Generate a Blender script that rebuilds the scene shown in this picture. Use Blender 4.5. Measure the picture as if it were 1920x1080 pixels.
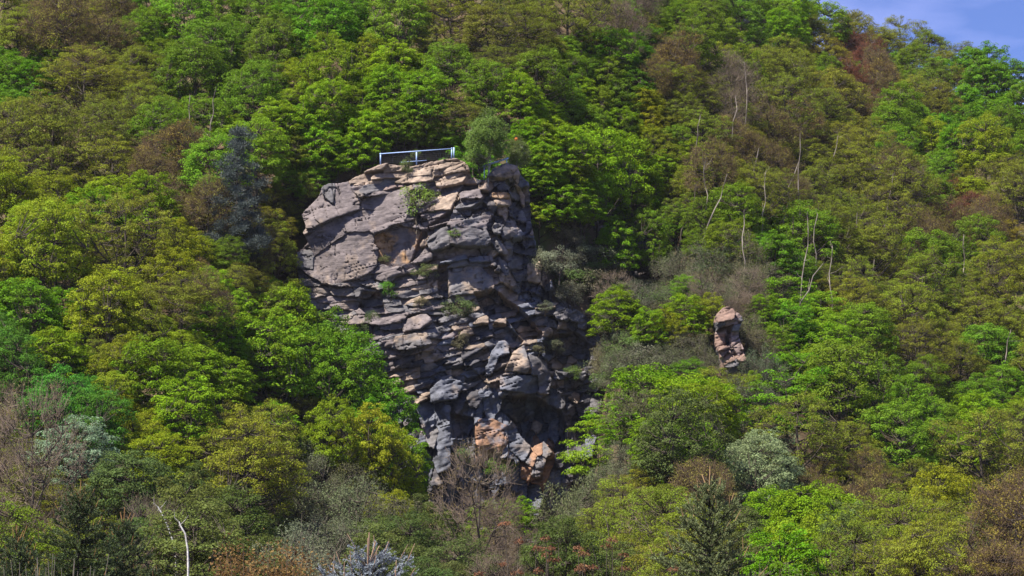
import bpy, math, time
import numpy as np
from mathutils import Vector, Matrix

T0 = time.time()
for _o in list(bpy.data.objects):
    bpy.data.objects.remove(_o, do_unlink=True)
scene = bpy.context.scene
COL = scene.collection

# ------------------------------------------------------------------ camera
FOC = 5000.0                      # focal length in photo pixels (1920 wide)
CAMZ = 1.7
PITCH = math.atan(703.0 / FOC)
cam_data = bpy.data.cameras.new('camera')
cam_data.sensor_width = 36.0
cam_data.lens = 36.0 * FOC / 1920.0
cam_data.clip_start = 0.5
cam_data.clip_end = 20000.0
cam = bpy.data.objects.new('camera', cam_data)
cam.location = (0, 0, CAMZ)
cam.rotation_euler = (math.pi / 2 + PITCH, 0, 0)
COL.objects.link(cam)
scene.camera = cam

# ------------------------------------------------------------------ sky and sun
SUN_EL = math.radians(57)
SUN_ROT = math.radians(-128)      # from the left, behind the camera
world = bpy.data.worlds.new('World')
scene.world = world
world.use_nodes = True
wn, wl = world.node_tree.nodes, world.node_tree.links
wn.clear()
sky = wn.new('ShaderNodeTexSky')
sky.sky_type = 'NISHITA'
sky.sun_disc = False
sky.sun_elevation = SUN_EL
sky.sun_rotation = SUN_ROT
sky.altitude = 2200
sky.air_density = 0.8
sky.dust_density = 0.0
sky.ozone_density = 6.0
wbg = wn.new('ShaderNodeBackground')
wbg.inputs['Strength'].default_value = 0.11
wout = wn.new('ShaderNodeOutputWorld')
wtc = wn.new('ShaderNodeTexCoord')
wmap = wn.new('ShaderNodeMapping')
wmap.inputs['Scale'].default_value = (5, 5, 16)
wns = wn.new('ShaderNodeTexNoise')
wns.inputs['Scale'].default_value = 2.2
wns.inputs['Detail'].default_value = 6
wrm = wn.new('ShaderNodeMapRange')
wrm.inputs['From Min'].default_value = 0.42
wrm.inputs['From Max'].default_value = 0.80
wrm.inputs['To Max'].default_value = 0.35
wmx = wn.new('ShaderNodeMix')
wmx.data_type = 'RGBA'
wmx.inputs['B'].default_value = (9.0, 9.8, 12.5, 1)
wl.new(wtc.outputs['Generated'], wmap.inputs['Vector'])
wl.new(wmap.outputs['Vector'], wns.inputs['Vector'])
wl.new(wns.outputs['Fac'], wrm.inputs['Value'])
wl.new(wrm.outputs['Result'], wmx.inputs['Factor'])
wl.new(sky.outputs['Color'], wmx.inputs['A'])
wtn = wn.new('ShaderNodeMix')
wtn.data_type = 'RGBA'
wtn.blend_type = 'MULTIPLY'
wtn.inputs['Factor'].default_value = 1.0
wtn.inputs['B'].default_value = (0.66, 0.60, 0.76, 1)      # slightly violet, polarised blue
wl.new(wmx.outputs['Result'], wtn.inputs['A'])
wl.new(wtn.outputs['Result'], wbg.inputs['Color'])
wl.new(wbg.outputs['Background'], wout.inputs['Surface'])

sun_data = bpy.data.lights.new('sun', 'SUN')
sun_data.energy = 5.0
sun_data.angle = math.radians(0.5)
sun_data.color = (1.0, 0.94, 0.84)
sun = bpy.data.objects.new('sun', sun_data)
S = Vector((math.sin(SUN_ROT) * math.cos(SUN_EL), math.cos(SUN_ROT) * math.cos(SUN_EL), math.sin(SUN_EL)))
sun.rotation_euler = S.to_track_quat('Z', 'Y').to_euler()
sun.location = (-60, -60, 120)
COL.objects.link(sun)

scene.view_settings.view_transform = 'Standard'
scene.view_settings.look = 'None'
scene.view_settings.exposure = 1.17
scene.view_settings.gamma = 1.0
scene.view_settings.use_curve_mapping = False
cy = scene.cycles
cy.max_bounces = 7
cy.diffuse_bounces = 5
cy.glossy_bounces = 1
cy.transmission_bounces = 3
cy.transparent_max_bounces = 4
cy.volume_bounces = 0
cy.caustics_reflective = False
cy.caustics_refractive = False
cy.use_denoising = True

# ------------------------------------------------------------------ helpers
SP, CP = math.sin(PITCH), math.cos(PITCH)


def at(px, py, Y):
    """world point that lies on the photo pixel (px, py) at distance Y"""
    u = (540.0 - np.asarray(py, float)) / FOC
    dx = (np.asarray(px, float) - 960.0) / FOC
    y = CP - SP * u
    z = SP + CP * u
    k = Y / y
    return dx * k, Y + 0 * k, CAMZ + z * k


def project(X, Y, Z):
    Z = Z - CAMZ
    f = Y * CP + Z * SP
    u = -Y * SP + Z * CP
    return 960 + FOC * X / f, 540 - FOC * u / f


def smooth(a, b, x):
    t = np.clip((x - a) / (b - a), 0, 1)
    return t * t * (3 - 2 * t)


def _hash(ix, iy, s):
    v = np.sin(ix * 127.1 + iy * 311.7 + s * 74.7) * 43758.5453
    return v - np.floor(v)


def vnoise(x, y, s=0):
    ix, iy = np.floor(x), np.floor(y)
    fx, fy = x - ix, y - iy
    fx, fy = fx * fx * (3 - 2 * fx), fy * fy * (3 - 2 * fy)
    a, b = _hash(ix, iy, s), _hash(ix + 1, iy, s)
    c, d = _hash(ix, iy + 1, s), _hash(ix + 1, iy + 1, s)
    return (a + (b - a) * fx) * (1 - fy) + (c + (d - c) * fx) * fy - 0.5


def fbm(x, y, s=0, o=4):
    r, a = 0, 1.0
    for i in range(o):
        r = r + a * vnoise(x, y, s + i * 13)
        x, y, a = x * 2.03, y * 2.03, a * 0.5
    return r


def tri(x, y, s=0):
    """noise made of flat triangles: continuous, with sharp creases"""
    x = x + 0.5 * y
    ix, iy = np.floor(x), np.floor(y)
    fx, fy = x - ix, y - iy
    a, b = _hash(ix, iy, s), _hash(ix + 1, iy, s)
    c, d = _hash(ix, iy + 1, s), _hash(ix + 1, iy + 1, s)
    lo = a + (b - a) * fx + (c - a) * fy
    up = d + (c - d) * (1 - fx) + (b - d) * (1 - fy)
    return np.where(fx + fy < 1, lo, up) - 0.5


def inside(poly, x, y):
    r = np.zeros(np.shape(x), bool)
    n = len(poly)
    for i in range(n):
        x1, y1 = poly[i]
        x2, y2 = poly[(i + 1) % n]
        if y1 == y2:
            continue
        c = ((y1 > y) != (y2 > y)) & (x < (x2 - x1) * (y - y1) / (y2 - y1) + x1)
        r ^= c
    return r


def mesh_quads(name, v, q, mat, smooth_shade=False, var=None, col=None):
    me = bpy.data.meshes.new(name)
    v = np.ascontiguousarray(v, np.float32)
    q = np.ascontiguousarray(q, np.int32)
    me.vertices.add(len(v))
    me.vertices.foreach_set('co', v.ravel())
    me.loops.add(q.size)
    me.loops.foreach_set('vertex_index', q.ravel())
    me.polygons.add(len(q))
    me.polygons.foreach_set('loop_start', np.arange(0, q.size, 4, dtype=np.int32))
    if smooth_shade:
        me.polygons.foreach_set('use_smooth', np.ones(len(q), bool))
    if var is not None:
        at_ = me.attributes.new('var', 'FLOAT', 'FACE')
        at_.data.foreach_set('value', np.ascontiguousarray(var, np.float32))
    if col is not None:
        ca = me.attributes.new('tint', 'FLOAT_COLOR', 'POINT')
        c4 = np.ones((len(v), 4), np.float32)
        c4[:, :3] = col
        ca.data.foreach_set('color', c4.ravel())
    me.materials.append(mat)
    me.update(calc_edges=True)
    return me


def link(name, me, parent=None, color=None):
    o = bpy.data.objects.new(name, me)
    COL.objects.link(o)
    if parent is not None:
        o.parent = parent
    if color is not None:
        o.color = (*color, 1)
    return o


def thing(name, label, cat, loc=(0, 0, 0), rz=0.0, sc=(1, 1, 1), group=None):
    o = bpy.data.objects.new(name, None)
    o.empty_display_size = 0.5
    COL.objects.link(o)
    o.location = loc
    o.rotation_euler = (0, 0, rz)
    o.scale = sc
    o['label'] = label
    o['category'] = cat
    if group:
        o['group'] = group
    return o


class Tubes:
    """collects tapered tubes as quads"""
    def __init__(self):
        self.v, self.q, self.n = [], [], 0

    def add(self, pts, rad, sides=5):
        pts = np.asarray(pts, float)
        rad = np.asarray(rad, float)
        m = len(pts)
        t = np.gradient(pts, axis=0)
        t /= np.linalg.norm(t, axis=1)[:, None] + 1e-9
        ref = np.where(np.abs(t[:, 2:3]) > 0.9, [[1.0, 0, 0]], [[0, 0, 1.0]])
        a = np.cross(t, ref)
        a /= np.linalg.norm(a, axis=1)[:, None] + 1e-9
        b = np.cross(t, a)
        # keep frames from flipping
        for i in range(1, m):
            if np.dot(a[i], a[i - 1]) < 0:
                a[i], b[i] = -a[i], -b[i]
        ang = np.arange(sides) * 2 * math.pi / sides
        ring = a[:, None, :] * np.cos(ang)[None, :, None] + b[:, None, :] * np.sin(ang)[None, :, None]
        v = pts[:, None, :] + ring * rad[:, None, None]
        self.v.append(v.reshape(-1, 3))
        i = np.arange(m - 1)[:, None] * sides
        j = np.arange(sides)[None, :]
        jn = (j + 1) % sides
        q = np.stack([i + j, i + jn, i + sides + jn, i + sides + j], -1).reshape(-1, 4) + self.n
        self.q.append(q)
        self.n += m * sides

    def sticks(self, p, d, L, r):
        """many straight thin three-sided twigs at once"""
        n = len(p)
        ref = np.where(np.abs(d[:, 2:3]) > 0.9, [[1.0, 0, 0]], [[0, 0, 1.0]])
        a = np.cross(d, ref)
        a /= np.linalg.norm(a, axis=1)[:, None] + 1e-9
        b = np.cross(d, a)
        ang = np.arange(3) * 2 * math.pi / 3
        ring = a[:, None, :] * np.cos(ang)[None, :, None] + b[:, None, :] * np.sin(ang)[None, :, None]
        rr = np.broadcast_to(np.asarray(r, float), (n,))[:, None, None]
        e = p + d * np.broadcast_to(np.asarray(L, float), (n,))[:, None]
        v = np.concatenate([p[:, None, :] + ring * rr, e[:, None, :] + ring * rr * 0.45], 1)
        self.v.append(v.reshape(-1, 3))
        base = np.arange(n)[:, None, None] * 6 + self.n
        loc = np.array([[0, 1, 4, 3], [1, 2, 5, 4], [2, 0, 3, 5]])[None]
        self.q.append((base + loc).reshape(-1, 4))
        self.n += n * 6

    def mesh(self, name, mat):
        return mesh_quads(name, np.concatenate(self.v), np.concatenate(self.q), mat, True)


def unit(a):
    return a / (np.linalg.norm(a, axis=-1, keepdims=True) + 1e-9)


def leaf_quads(p, nrm, L, W, rng, tdir=None):
    """rhombic leaves at p with normals nrm"""
    n = len(p)
    r = rng.normal(size=(n, 3)) if tdir is None else tdir + rng.normal(size=(n, 3)) * 0.25
    t = unit(np.cross(nrm, np.cross(r, nrm)))
    b = np.cross(nrm, t)
    L = np.broadcast_to(L, (n,))[:, None] * 0.5
    W = np.broadcast_to(W, (n,))[:, None] * 0.5
    v = np.stack([p + t * L, p + b * W + nrm * L * 0.12, p - t * L, p - b * W + nrm * L * 0.12], 1).reshape(-1, 3)
    return v, np.arange(n * 4).reshape(n, 4)


# ------------------------------------------------------------------ materials
def new_mat(name):
    m = bpy.data.materials.new(name)
    m.use_nodes = True
    n, l = m.node_tree.nodes, m.node_tree.links
    n.clear()
    out = n.new('ShaderNodeOutputMaterial')
    return m, n, l, out


def node(n, kind, **kw):
    x = n.new(kind)
    for k, v in kw.items():
        setattr(x, k, v)
    return x


def leaf_material(name, translucency=0.35, gloss=0.10):
    m, n, l, out = new_mat(name)
    oi = n.new('ShaderNodeObjectInfo')
    av = node(n, 'ShaderNodeAttribute', attribute_name='var')
    hsv = n.new('ShaderNodeHueSaturation')
    mr = n.new('ShaderNodeMapRange')
    mr.inputs['To Min'].default_value = 0.62
    mr.inputs['To Max'].default_value = 1.38
    mh = n.new('ShaderNodeMapRange')
    mh.inputs['To Min'].default_value = 0.485
    mh.inputs['To Max'].default_value = 0.515
    l.new(av.outputs['Fac'], mr.inputs['Value'])
    l.new(av.outputs['Fac'], mh.inputs['Value'])
    l.new(mh.outputs['Result'], hsv.inputs['Hue'])
    l.new(mr.outputs['Result'], hsv.inputs['Value'])
    l.new(oi.outputs['Color'], hsv.inputs['Color'])
    p = n.new('ShaderNodeBsdfPrincipled')
    p.inputs['Roughness'].default_value = 0.55
    p.inputs['Specular IOR Level'].default_value = gloss
    tr = n.new('ShaderNodeBsdfTranslucent')
    l.new(hsv.outputs['Color'], p.inputs['Base Color'])
    l.new(hsv.outputs['Color'], tr.inputs['Color'])
    mx = n.new('ShaderNodeMixShader')
    mx.inputs['Fac'].default_value = translucency
    l.new(p.outputs['BSDF'], mx.inputs[1])
    l.new(tr.outputs['BSDF'], mx.inputs[2])
    l.new(mx.outputs['Shader'], out.inputs['Surface'])
    return m


def bark_material(name, c1, c2, scale=6.0, stretch=4.0):
    m, n, l, out = new_mat(name)
    tc = n.new('ShaderNodeTexCoord')
    mp = n.new('ShaderNodeMapping')
    mp.inputs['Scale'].default_value = (1, 1, 1 / stretch)
    ns = n.new('ShaderNodeTexNoise')
    ns.inputs['Scale'].default_value = scale
    ns.inputs['Detail'].default_value = 5
    rp = n.new('ShaderNodeValToRGB')
    rp.color_ramp.elements[0].position = 0.35
    rp.color_ramp.elements[1].position = 0.65
    rp.color_ramp.elements[0].color = (*c1, 1)
    rp.color_ramp.elements[1].color = (*c2, 1)
    p = n.new('ShaderNodeBsdfPrincipled')
    p.inputs['Roughness'].default_value = 0.9
    p.inputs['Specular IOR Level'].default_value = 0.1
    bp = n.new('ShaderNodeBump')
    bp.inputs['Strength'].default_value = 0.5
    bp.inputs['Distance'].default_value = 0.03
    l.new(tc.outputs['Object'], mp.inputs['Vector'])
    l.new(mp.outputs['Vector'], ns.inputs['Vector'])
    l.new(ns.outputs['Fac'], rp.inputs['Fac'])
    l.new(rp.outputs['Color'], p.inputs['Base Color'])
    l.new(ns.outputs['Fac'], bp.inputs['Height'])
    l.new(bp.outputs['Normal'], p.inputs['Normal'])
    l.new(p.outputs['BSDF'], out.inputs['Surface'])
    return m


def rock_material():
    m, n, l, out = new_mat('sandstone')
    tc = n.new('ShaderNodeTexCoord')
    at_ = node(n, 'ShaderNodeAttribute', attribute_name='tint')
    n1 = n.new('ShaderNodeTexNoise')
    n1.inputs['Scale'].default_value = 0.9
    n1.inputs['Detail'].default_value = 9
    n1.inputs['Roughness'].default_value = 0.65
    mp = n.new('ShaderNodeMapping')
    mp.inputs['Rotation'].default_value = (0, math.radians(-12), 0)
    mp.inputs['Scale'].default_value = (0.8, 0.8, 5.5)
    n2 = n.new('ShaderNodeTexNoise')
    n2.inputs['Scale'].default_value = 1.3
    n2.inputs['Detail'].default_value = 6
    n2.inputs['Roughness'].default_value = 0.7
    n3 = n.new('ShaderNodeTexNoise')
    n3.inputs['Scale'].default_value = 7.0
    n3.inputs['Detail'].default_value = 6
    n3.inputs['Roughness'].default_value = 0.7
    l.new(tc.outputs['Object'], n1.inputs['Vector'])
    l.new(tc.outputs['Object'], mp.inputs['Vector'])
    l.new(mp.outputs['Vector'], n2.inputs['Vector'])
    l.new(tc.outputs['Object'], n3.inputs['Vector'])
    r1 = n.new('ShaderNodeMapRange')
    r1.inputs['From Min'].default_value = 0.3
    r1.inputs['From Max'].default_value = 0.7
    r1.inputs['To Min'].default_value = 0.62
    r1.inputs['To Max'].default_value = 1.34
    r2 = n.new('ShaderNodeMapRange')
    r2.inputs['From Min'].default_value = 0.3
    r2.inputs['From Max'].default_value = 0.7
    r2.inputs['To Min'].default_value = 0.88
    r2.inputs['To Max'].default_value = 1.10
    l.new(n1.outputs['Fac'], r1.inputs['Value'])
    l.new(n2.outputs['Fac'], r2.inputs['Value'])
    mu = node(n, 'ShaderNodeMath', operation='MULTIPLY')
    l.new(r1.outputs['Result'], mu.inputs[0])
    l.new(r2.outputs['Result'], mu.inputs[1])
    vm = node(n, 'ShaderNodeVectorMath', operation='SCALE')
    l.new(at_.outputs['Color'], vm.inputs[0])
    l.new(mu.outputs['Value'], vm.inputs['Scale'])
    # pale lichen specks
    r3 = n.new('ShaderNodeMapRange')
    r3.inputs['From Min'].default_value = 0.62
    r3.inputs['From Max'].default_value = 0.72
    r3.inputs['To Max'].default_value = 0.25
    l.new(n3.outputs['Fac'], r3.inputs['Value'])
    mx = node(n, 'ShaderNodeMix', data_type='RGBA')
    mx.inputs['B'].default_value = (0.36, 0.34, 0.30, 1)
    l.new(r3.outputs['Result'], mx.inputs['Factor'])
    l.new(vm.outputs['Vector'], mx.inputs['A'])
    p = n.new('ShaderNodeBsdfPrincipled')
    p.inputs['Roughness'].default_value = 0.88
    p.inputs['Specular IOR Level'].default_value = 0.2
    l.new(mx.outputs['Result'], p.inputs['Base Color'])
    b1 = n.new('ShaderNodeBump')
    b1.inputs['Strength'].default_value = 0.35
    b1.inputs['Distance'].default_value = 0.25
    l.new(n2.outputs['Fac'], b1.inputs['Height'])
    b2 = n.new('ShaderNodeBump')
    b2.inputs['Strength'].default_value = 0.6
    b2.inputs['Distance'].default_value = 0.08
    l.new(n3.outputs['Fac'], b2.inputs['Height'])
    l.new(b1.outputs['Normal'], b2.inputs['Normal'])
    l.new(b2.outputs['Normal'], p.inputs['Normal'])
    l.new(p.outputs['BSDF'], out.inputs['Surface'])
    return m


def ground_material():
    m, n, l, out = new_mat('leaf_litter')
    tc = n.new('ShaderNodeTexCoord')
    n1 = n.new('ShaderNodeTexNoise')
    n1.inputs['Scale'].default_value = 0.25
    n1.inputs['Detail'].default_value = 8
    rp = n.new('ShaderNodeValToRGB')
    e = rp.color_ramp.elements
    e[0].position, e[0].color = 0.35, (0.055, 0.040, 0.025, 1)
    e[1].position, e[1].color = 0.68, (0.060, 0.075, 0.025, 1)
    x = e.new(0.52)
    x.color = (0.11, 0.078, 0.050, 1)
    p = n.new('ShaderNodeBsdfPrincipled')
    p.inputs['Roughness'].default_value = 1.0
    p.inputs['Specular IOR Level'].default_value = 0.05
    l.new(tc.outputs['Object'], n1.inputs['Vector'])
    l.new(n1.outputs['Fac'], rp.inputs['Fac'])
    l.new(rp.outputs['Color'], p.inputs['Base Color'])
    b = n.new('ShaderNodeBump')
    b.inputs['Distance'].default_value = 0.4
    l.new(n1.outputs['Fac'], b.inputs['Height'])
    l.new(b.outputs['Normal'], p.inputs['Normal'])
    l.new(p.outputs['BSDF'], out.inputs['Surface'])
    return m


def plain_material(name, c, rough=0.6, metal=0.0, spec=0.3):
    m, n, l, out = new_mat(name)
    ns = n.new('ShaderNodeTexNoise')
    ns.inputs['Scale'].default_value = 9
    tc = n.new('ShaderNodeTexCoord')
    l.new(tc.outputs['Object'], ns.inputs['Vector'])
    rp = n.new('ShaderNodeValToRGB')
    rp.color_ramp.elements[0].color = (*[k * 0.8 for k in c], 1)
    rp.color_ramp.elements[1].color = (*[min(1, k * 1.15) for k in c], 1)
    l.new(ns.outputs['Fac'], rp.inputs['Fac'])
    p = n.new('ShaderNodeBsdfPrincipled')
    p.inputs['Roughness'].default_value = rough
    p.inputs['Metallic'].default_value = metal
    p.inputs['Specular IOR Level'].default_value = spec
    l.new(rp.outputs['Color'], p.inputs['Base Color'])
    l.new(p.outputs['BSDF'], out.inputs['Surface'])
    return m


def tint_material(name, rough=0.9):
    """colour comes from the object's own colour"""
    m, n, l, out = new_mat(name)
    oi = n.new('ShaderNodeObjectInfo')
    p = n.new('ShaderNodeBsdfPrincipled')
    p.inputs['Roughness'].default_value = rough
    p.inputs['Specular IOR Level'].default_value = 0.1
    ns = n.new('ShaderNodeTexNoise')
    ns.inputs['Scale'].default_value = 1.5
    tc = n.new('ShaderNodeTexCoord')
    l.new(tc.outputs['Object'], ns.inputs['Vector'])
    mr = n.new('ShaderNodeMapRange')
    mr.inputs['To Min'].default_value = 0.5
    mr.inputs['To Max'].default_value = 1.5
    l.new(ns.outputs['Fac'], mr.inputs['Value'])
    vm = node(n, 'ShaderNodeVectorMath', operation='SCALE')
    l.new(oi.outputs['Color'], vm.inputs[0])
    l.new(mr.outputs['Result'], vm.inputs['Scale'])
    l.new(vm.outputs['Vector'], p.inputs['Base Color'])
    l.new(p.outputs['BSDF'], out.inputs['Surface'])
    return m


M_LEAF = leaf_material('broad_leaf', 0.38, 0.06)
M_NEEDLE = leaf_material('needle', 0.12, 0.15)
M_BARK = bark_material('dark_bark', (0.035, 0.028, 0.022), (0.11, 0.09, 0.07))
M_PALE = bark_material('pale_dead_wood', (0.045, 0.038, 0.03), (0.33, 0.28, 0.23), 1.6, 2.5)
M_BIRCH = bark_material('birch_bark', (0.10, 0.09, 0.08), (0.42, 0.40, 0.37), 5.0, 0.4)
M_WHITE = bark_material('white_birch_bark', (0.35, 0.33, 0.30), (0.68, 0.66, 0.62), 4.0, 0.5)
M_TWIG = tint_material('twig')
M_ROCK = rock_material()
M_GROUND = ground_material()
M_RAIL = plain_material('galvanised_steel', (0.33, 0.46, 0.74), 0.5, 0.0, 0.4)
M_WIRE = plain_material('wire', (0.22, 0.22, 0.24), 0.6, 0.5, 0.3)
M_ORANGE = plain_material('orange_paint', (0.75, 0.17, 0.02), 0.5)


# ------------------------------------------------------------------ terrain
def ground_z(X, Y):
    X = np.asarray(X, float)
    Y = np.asarray(Y, float)
    near = 1.0 * smooth(60, 175, Y) * 2.0
    ZL = np.where(Y < 175, near, 2 + (Y - 175) * 0.65)
    ZR = np.where(Y < 205, near, 2 + (Y - 205) * 0.50)
    w = smooth(0, 48, X - 0.02 * (Y - 240))
    Z = ZL * (1 - w) + ZR * w
    # hollow below the crag
    zb = np.interp(X, [-24, -18, -13, -8, 0, 6, 10], [31, 27.5, 23, 17.5, 14.5, 15, 18])
    zc = 2 + (Y - 175) * (zb - 2) / 60.0
    zc = np.where(Y < 175, near, zc)
    rise = smooth(244.5, 250, Y)
    zc = zc * (1 - rise) + Z * rise
    wc = smooth(-25, -19.5, X) * (1 - smooth(5.5, 10.5, X))
    Z = Z * (1 - wc) + np.minimum(zc, Z) * wc
    # gully to the right of the crag, with a steep head
    g = 13.0 * np.exp(-((X - 11.5) / 6.0) ** 2) * (1 - smooth(260, 271, Y)) * smooth(238, 248, Y)
    g2 = 5.0 * np.exp(-((X - 11.0) / 7.0) ** 2) * (1 - smooth(246, 252, Y)) * smooth(200, 225, Y)
    Z = Z - g - g2
    # bumps
    amp = smooth(150, 200, Y)
    Z = Z + amp * (2.4 * fbm(X / 22.0, Y / 22.0, 5, 3) + 5.0 * fbm(X / 70.0, Y / 70.0, 9, 2))
    # ridge line on the skyline, falling to the right
    cap = 87.8 - (X - 52) * 0.50
    cap = np.where(X < 30, 98.8 + (30 - X) * 0.9, cap)
    cap = np.minimum(cap, 150)
    k = 3.0
    d = Z - cap
    Z = cap - k * np.log1p(np.exp(np.clip(-d / k, -60, 60)))
    return Z


def nonuni(a, b, c, d, fine, coarse):
    return np.unique(np.concatenate([np.arange(a, b, coarse), np.arange(b, c, fine), np.arange(c, d + 1, coarse)]))


gx = nonuni(-900, -90, 130, 900, 1.6, 30)
gy = nonuni(-200, 100, 430, 1600, 1.6, 30)
GX, GY = np.meshgrid(gx, gy)
GZ = ground_z(GX, GY)
nx, ny = len(gx), len(gy)
ii = (np.arange(ny - 1)[:, None] * nx + np.arange(nx - 1)[None, :]).ravel()
me = mesh_quads('ground', np.stack([GX, GY, GZ], -1).reshape(-1, 3),
                np.stack([ii, ii + 1, ii + nx + 1, ii + nx], -1), M_GROUND, True)
terrain = link('hillside', me)
terrain['kind'] = 'structure'
terrain['label'] = 'steep wooded hillside covered in leaf litter'


def ray_ground(px, py, lift=0.0, y0=100.0, y1=520.0):
    """distance at which the view through a photo pixel meets the hillside (+lift)"""
    ys = np.arange(y0, y1, 0.5)
    x, _, z = at(px, py, ys)
    hit = np.nonzero(z < ground_z(x, ys) + lift)[0]
    return ys[hit[0]] if len(hit) else None


# ------------------------------------------------------------------ rock crags
WARM = (0.155, 0.130, 0.129)
TAN = (0.250, 0.192, 0.150)
ORANGE = (0.34, 0.205, 0.105)
RUST = (0.27, 0.155, 0.098)
BLUE = (0.120, 0.125, 0.150)
GREY = (0.128, 0.120, 0.124)
DARK = (0.070, 0.066, 0.073)
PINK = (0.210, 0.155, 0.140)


def build_rock(name, label, cat, outline, ref_y, ctrl, regions, heroes, recesses, step, seed, max_parts=290, thick=12.0, edge=3.0, stains=(), relief=0.0):
    rng = np.random.default_rng(seed)
    ol = np.array(outline, float)
    x0, y0 = ol.min(0) - 4
    x1, y1 = ol.max(0) + 4
    nu, nv = int((x1 - x0) / step), int((y1 - y0) / step)
    uc = x0 + (np.arange(nu) + 0.5) * step
    vc = y0 + (np.arange(nv) + 0.5) * step
    U, V = np.meshgrid(uc, vc)
    # warp so that cracks and outline wander
    WU = U + edge * 0.8 * fbm(U / 30, V / 30, seed + 1, 2) + 0.35 * edge * fbm(U / 4, V / 4, seed + 2, 2)
    WV = V + edge * 0.8 * fbm(U / 30, V / 30, seed + 3, 2) + 0.35 * edge * fbm(U / 4, V / 4, seed + 4, 2)
    mask = inside(outline, WU, WV)
    # depth control points -> smooth base
    cp = np.array(ctrl, float)

    def base(u, v):
        d2 = (u[..., None] - cp[:, 0]) ** 2 + (v[..., None] - cp[:, 1]) ** 2
        w = 1.0 / (d2 + 900.0) ** 1.6
        r = (w * cp[:, 2]).sum(-1) / w.sum(-1)
        if relief:
            k = np.clip(smooth(560, 640, v) + smooth(905, 950, u), 0, 1)
            r = r + k * relief * (fbm(u / 42, v / 46, seed + 50, 3) + 0.25 * np.sin(u / 9 + 3 * fbm(u / 40, v / 60, seed + 51, 2)) * smooth(740, 780, v))
        return r
    # seeds: brick-like courses along the bedding of each region
    seeds = []
    for ri, rg in enumerate(regions):
        poly, ln, th, ang, amp, pal = rg
        p = np.array(poly, float)
        c = p.mean(0)
        ca, sa = math.cos(math.radians(ang)), math.sin(math.radians(ang))
        R = np.abs(p - c).max() * 1.5
        for k in range(int(-R / th), int(R / th) + 1):
            rowoff = rng.normal()
            rowth = th
            rowlen = ln * rng.uniform(0.7, 1.4)
            s = -R + rng.uniform(0, ln)
            while s < R:
                a = s + rng.normal() * rowlen * 0.15
                b = k * th + rng.normal() * th * 0.22
                u, v = c[0] + a * ca - b * sa, c[1] + a * sa + b * ca
                s += rowlen * rng.uniform(0.6, 1.5)
                if inside(poly, np.array([u]), np.array([v]))[0]:
                    off = amp * (0.70 * rowoff + (0.12 if rng.random() < 0.80 else 0.9) * rng.normal())
                    pn = float(fbm(np.array([u / 45.0]), np.array([v / 28.0]), seed + 60, 2)[0]) * 1.5 + 0.5 + rng.normal() * 0.09
                    colr = np.array(pal[int(np.clip(pn, 0, 0.999) * len(pal))]) * rng.uniform(0.9, 1.1)
                    for sp, sc_ in stains:
                        if inside(sp, np.array([u]), np.array([v]))[0]:
                            colr = np.array(sc_) * rng.uniform(0.85, 1.15)
                    seeds.append((u, v, ln, rowth, ca, sa, off, colr, amp))
    SU = np.array([s[0] for s in seeds])
    SV = np.array([s[1] for s in seeds])
    SL = np.array([s[2] for s in seeds])
    ST = np.array([s[3] for s in seeds])
    SC = np.array([s[4] for s in seeds])
    SS = np.array([s[5] for s in seeds])
    lab = -np.ones(U.shape, int)
    idx = np.nonzero(mask)
    pu, pv = WU[idx], WV[idx]
    res = np.zeros(len(pu), int)
    for a in range(0, len(pu), 4000):
        du = pu[a:a + 4000, None] - SU
        dv = pv[a:a + 4000, None] - SV
        f = np.abs((du * SC + dv * SS) / SL) ** 5 + np.abs((-du * SS + dv * SC) / ST) ** 5
        res[a:a + 4000] = f.argmin(1)
    lab[idx] = res
    attrs = [dict(off=s[6], col=s[7], amp=s[8], c=(s[0], s[1]), hero=False, ext=(0.5 * s[2], 0.5 * s[3])) for s in seeds]
    for h in heroes:
        m = inside(h['poly'], WU, WV) & mask
        lab[m] = len(attrs)
        pc = np.array(h['poly'], float).mean(0)
        ex_ = (np.array(h['poly'], float).max(0) - np.array(h['poly'], float).min(0)) / 2
        attrs.append(dict(off=h['off'], col=np.array(h['col']), amp=h.get('rough', 0.15), c=tuple(pc), hero=True, ext=tuple(ex_),
                          fac=h.get('fac', 0.34), ty=h.get('ty', None), tx=h.get('tx', None), col2=h.get('col2')))
    # stray fragments of a block go to a neighbour
    comp = -np.ones(lab.shape, int)
    sizes, owner = [], []
    for i0, j0 in np.argwhere(mask):
        if comp[i0, j0] >= 0:
            continue
        L0, cid, stack, cnt = lab[i0, j0], len(sizes), [(i0, j0)], 0
        comp[i0, j0] = cid
        while stack:
            i, j = stack.pop()
            cnt += 1
            for a, b in ((i + 1, j), (i - 1, j), (i, j + 1), (i, j - 1)):
                if 0 <= a < nv and 0 <= b < nu and comp[a, b] < 0 and lab[a, b] == L0:
                    comp[a, b] = cid
                    stack.append((a, b))
        sizes.append(cnt)
        owner.append(L0)
    sizes, owner = np.array(sizes), np.array(owner)
    best = {}
    for cid in np.argsort(-sizes):
        best.setdefault(owner[cid], cid)
    stray = np.array([best[owner[c]] != c or sizes[c] < 6 for c in range(len(sizes))])
    bad = mask & stray[np.maximum(comp, 0)]
    for it in range(40):
        if not bad.any():
            break
        for du, dv in ((1, 0), (-1, 0), (0, 1), (0, -1)):
            src = np.roll(np.roll(lab, du, 1), dv, 0)
            ok = bad & ~np.roll(np.roll(bad, du, 1), dv, 0) & (src >= 0)
            lab[ok] = src[ok]
            bad &= ~ok
    # recess field
    REC = np.zeros(U.shape)
    for poly, dep in recesses:
        REC = np.maximum(REC, np.where(inside(poly, WU, WV), dep, 0)) if dep > 0 else REC
    BASE = base(U, V)
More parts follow.
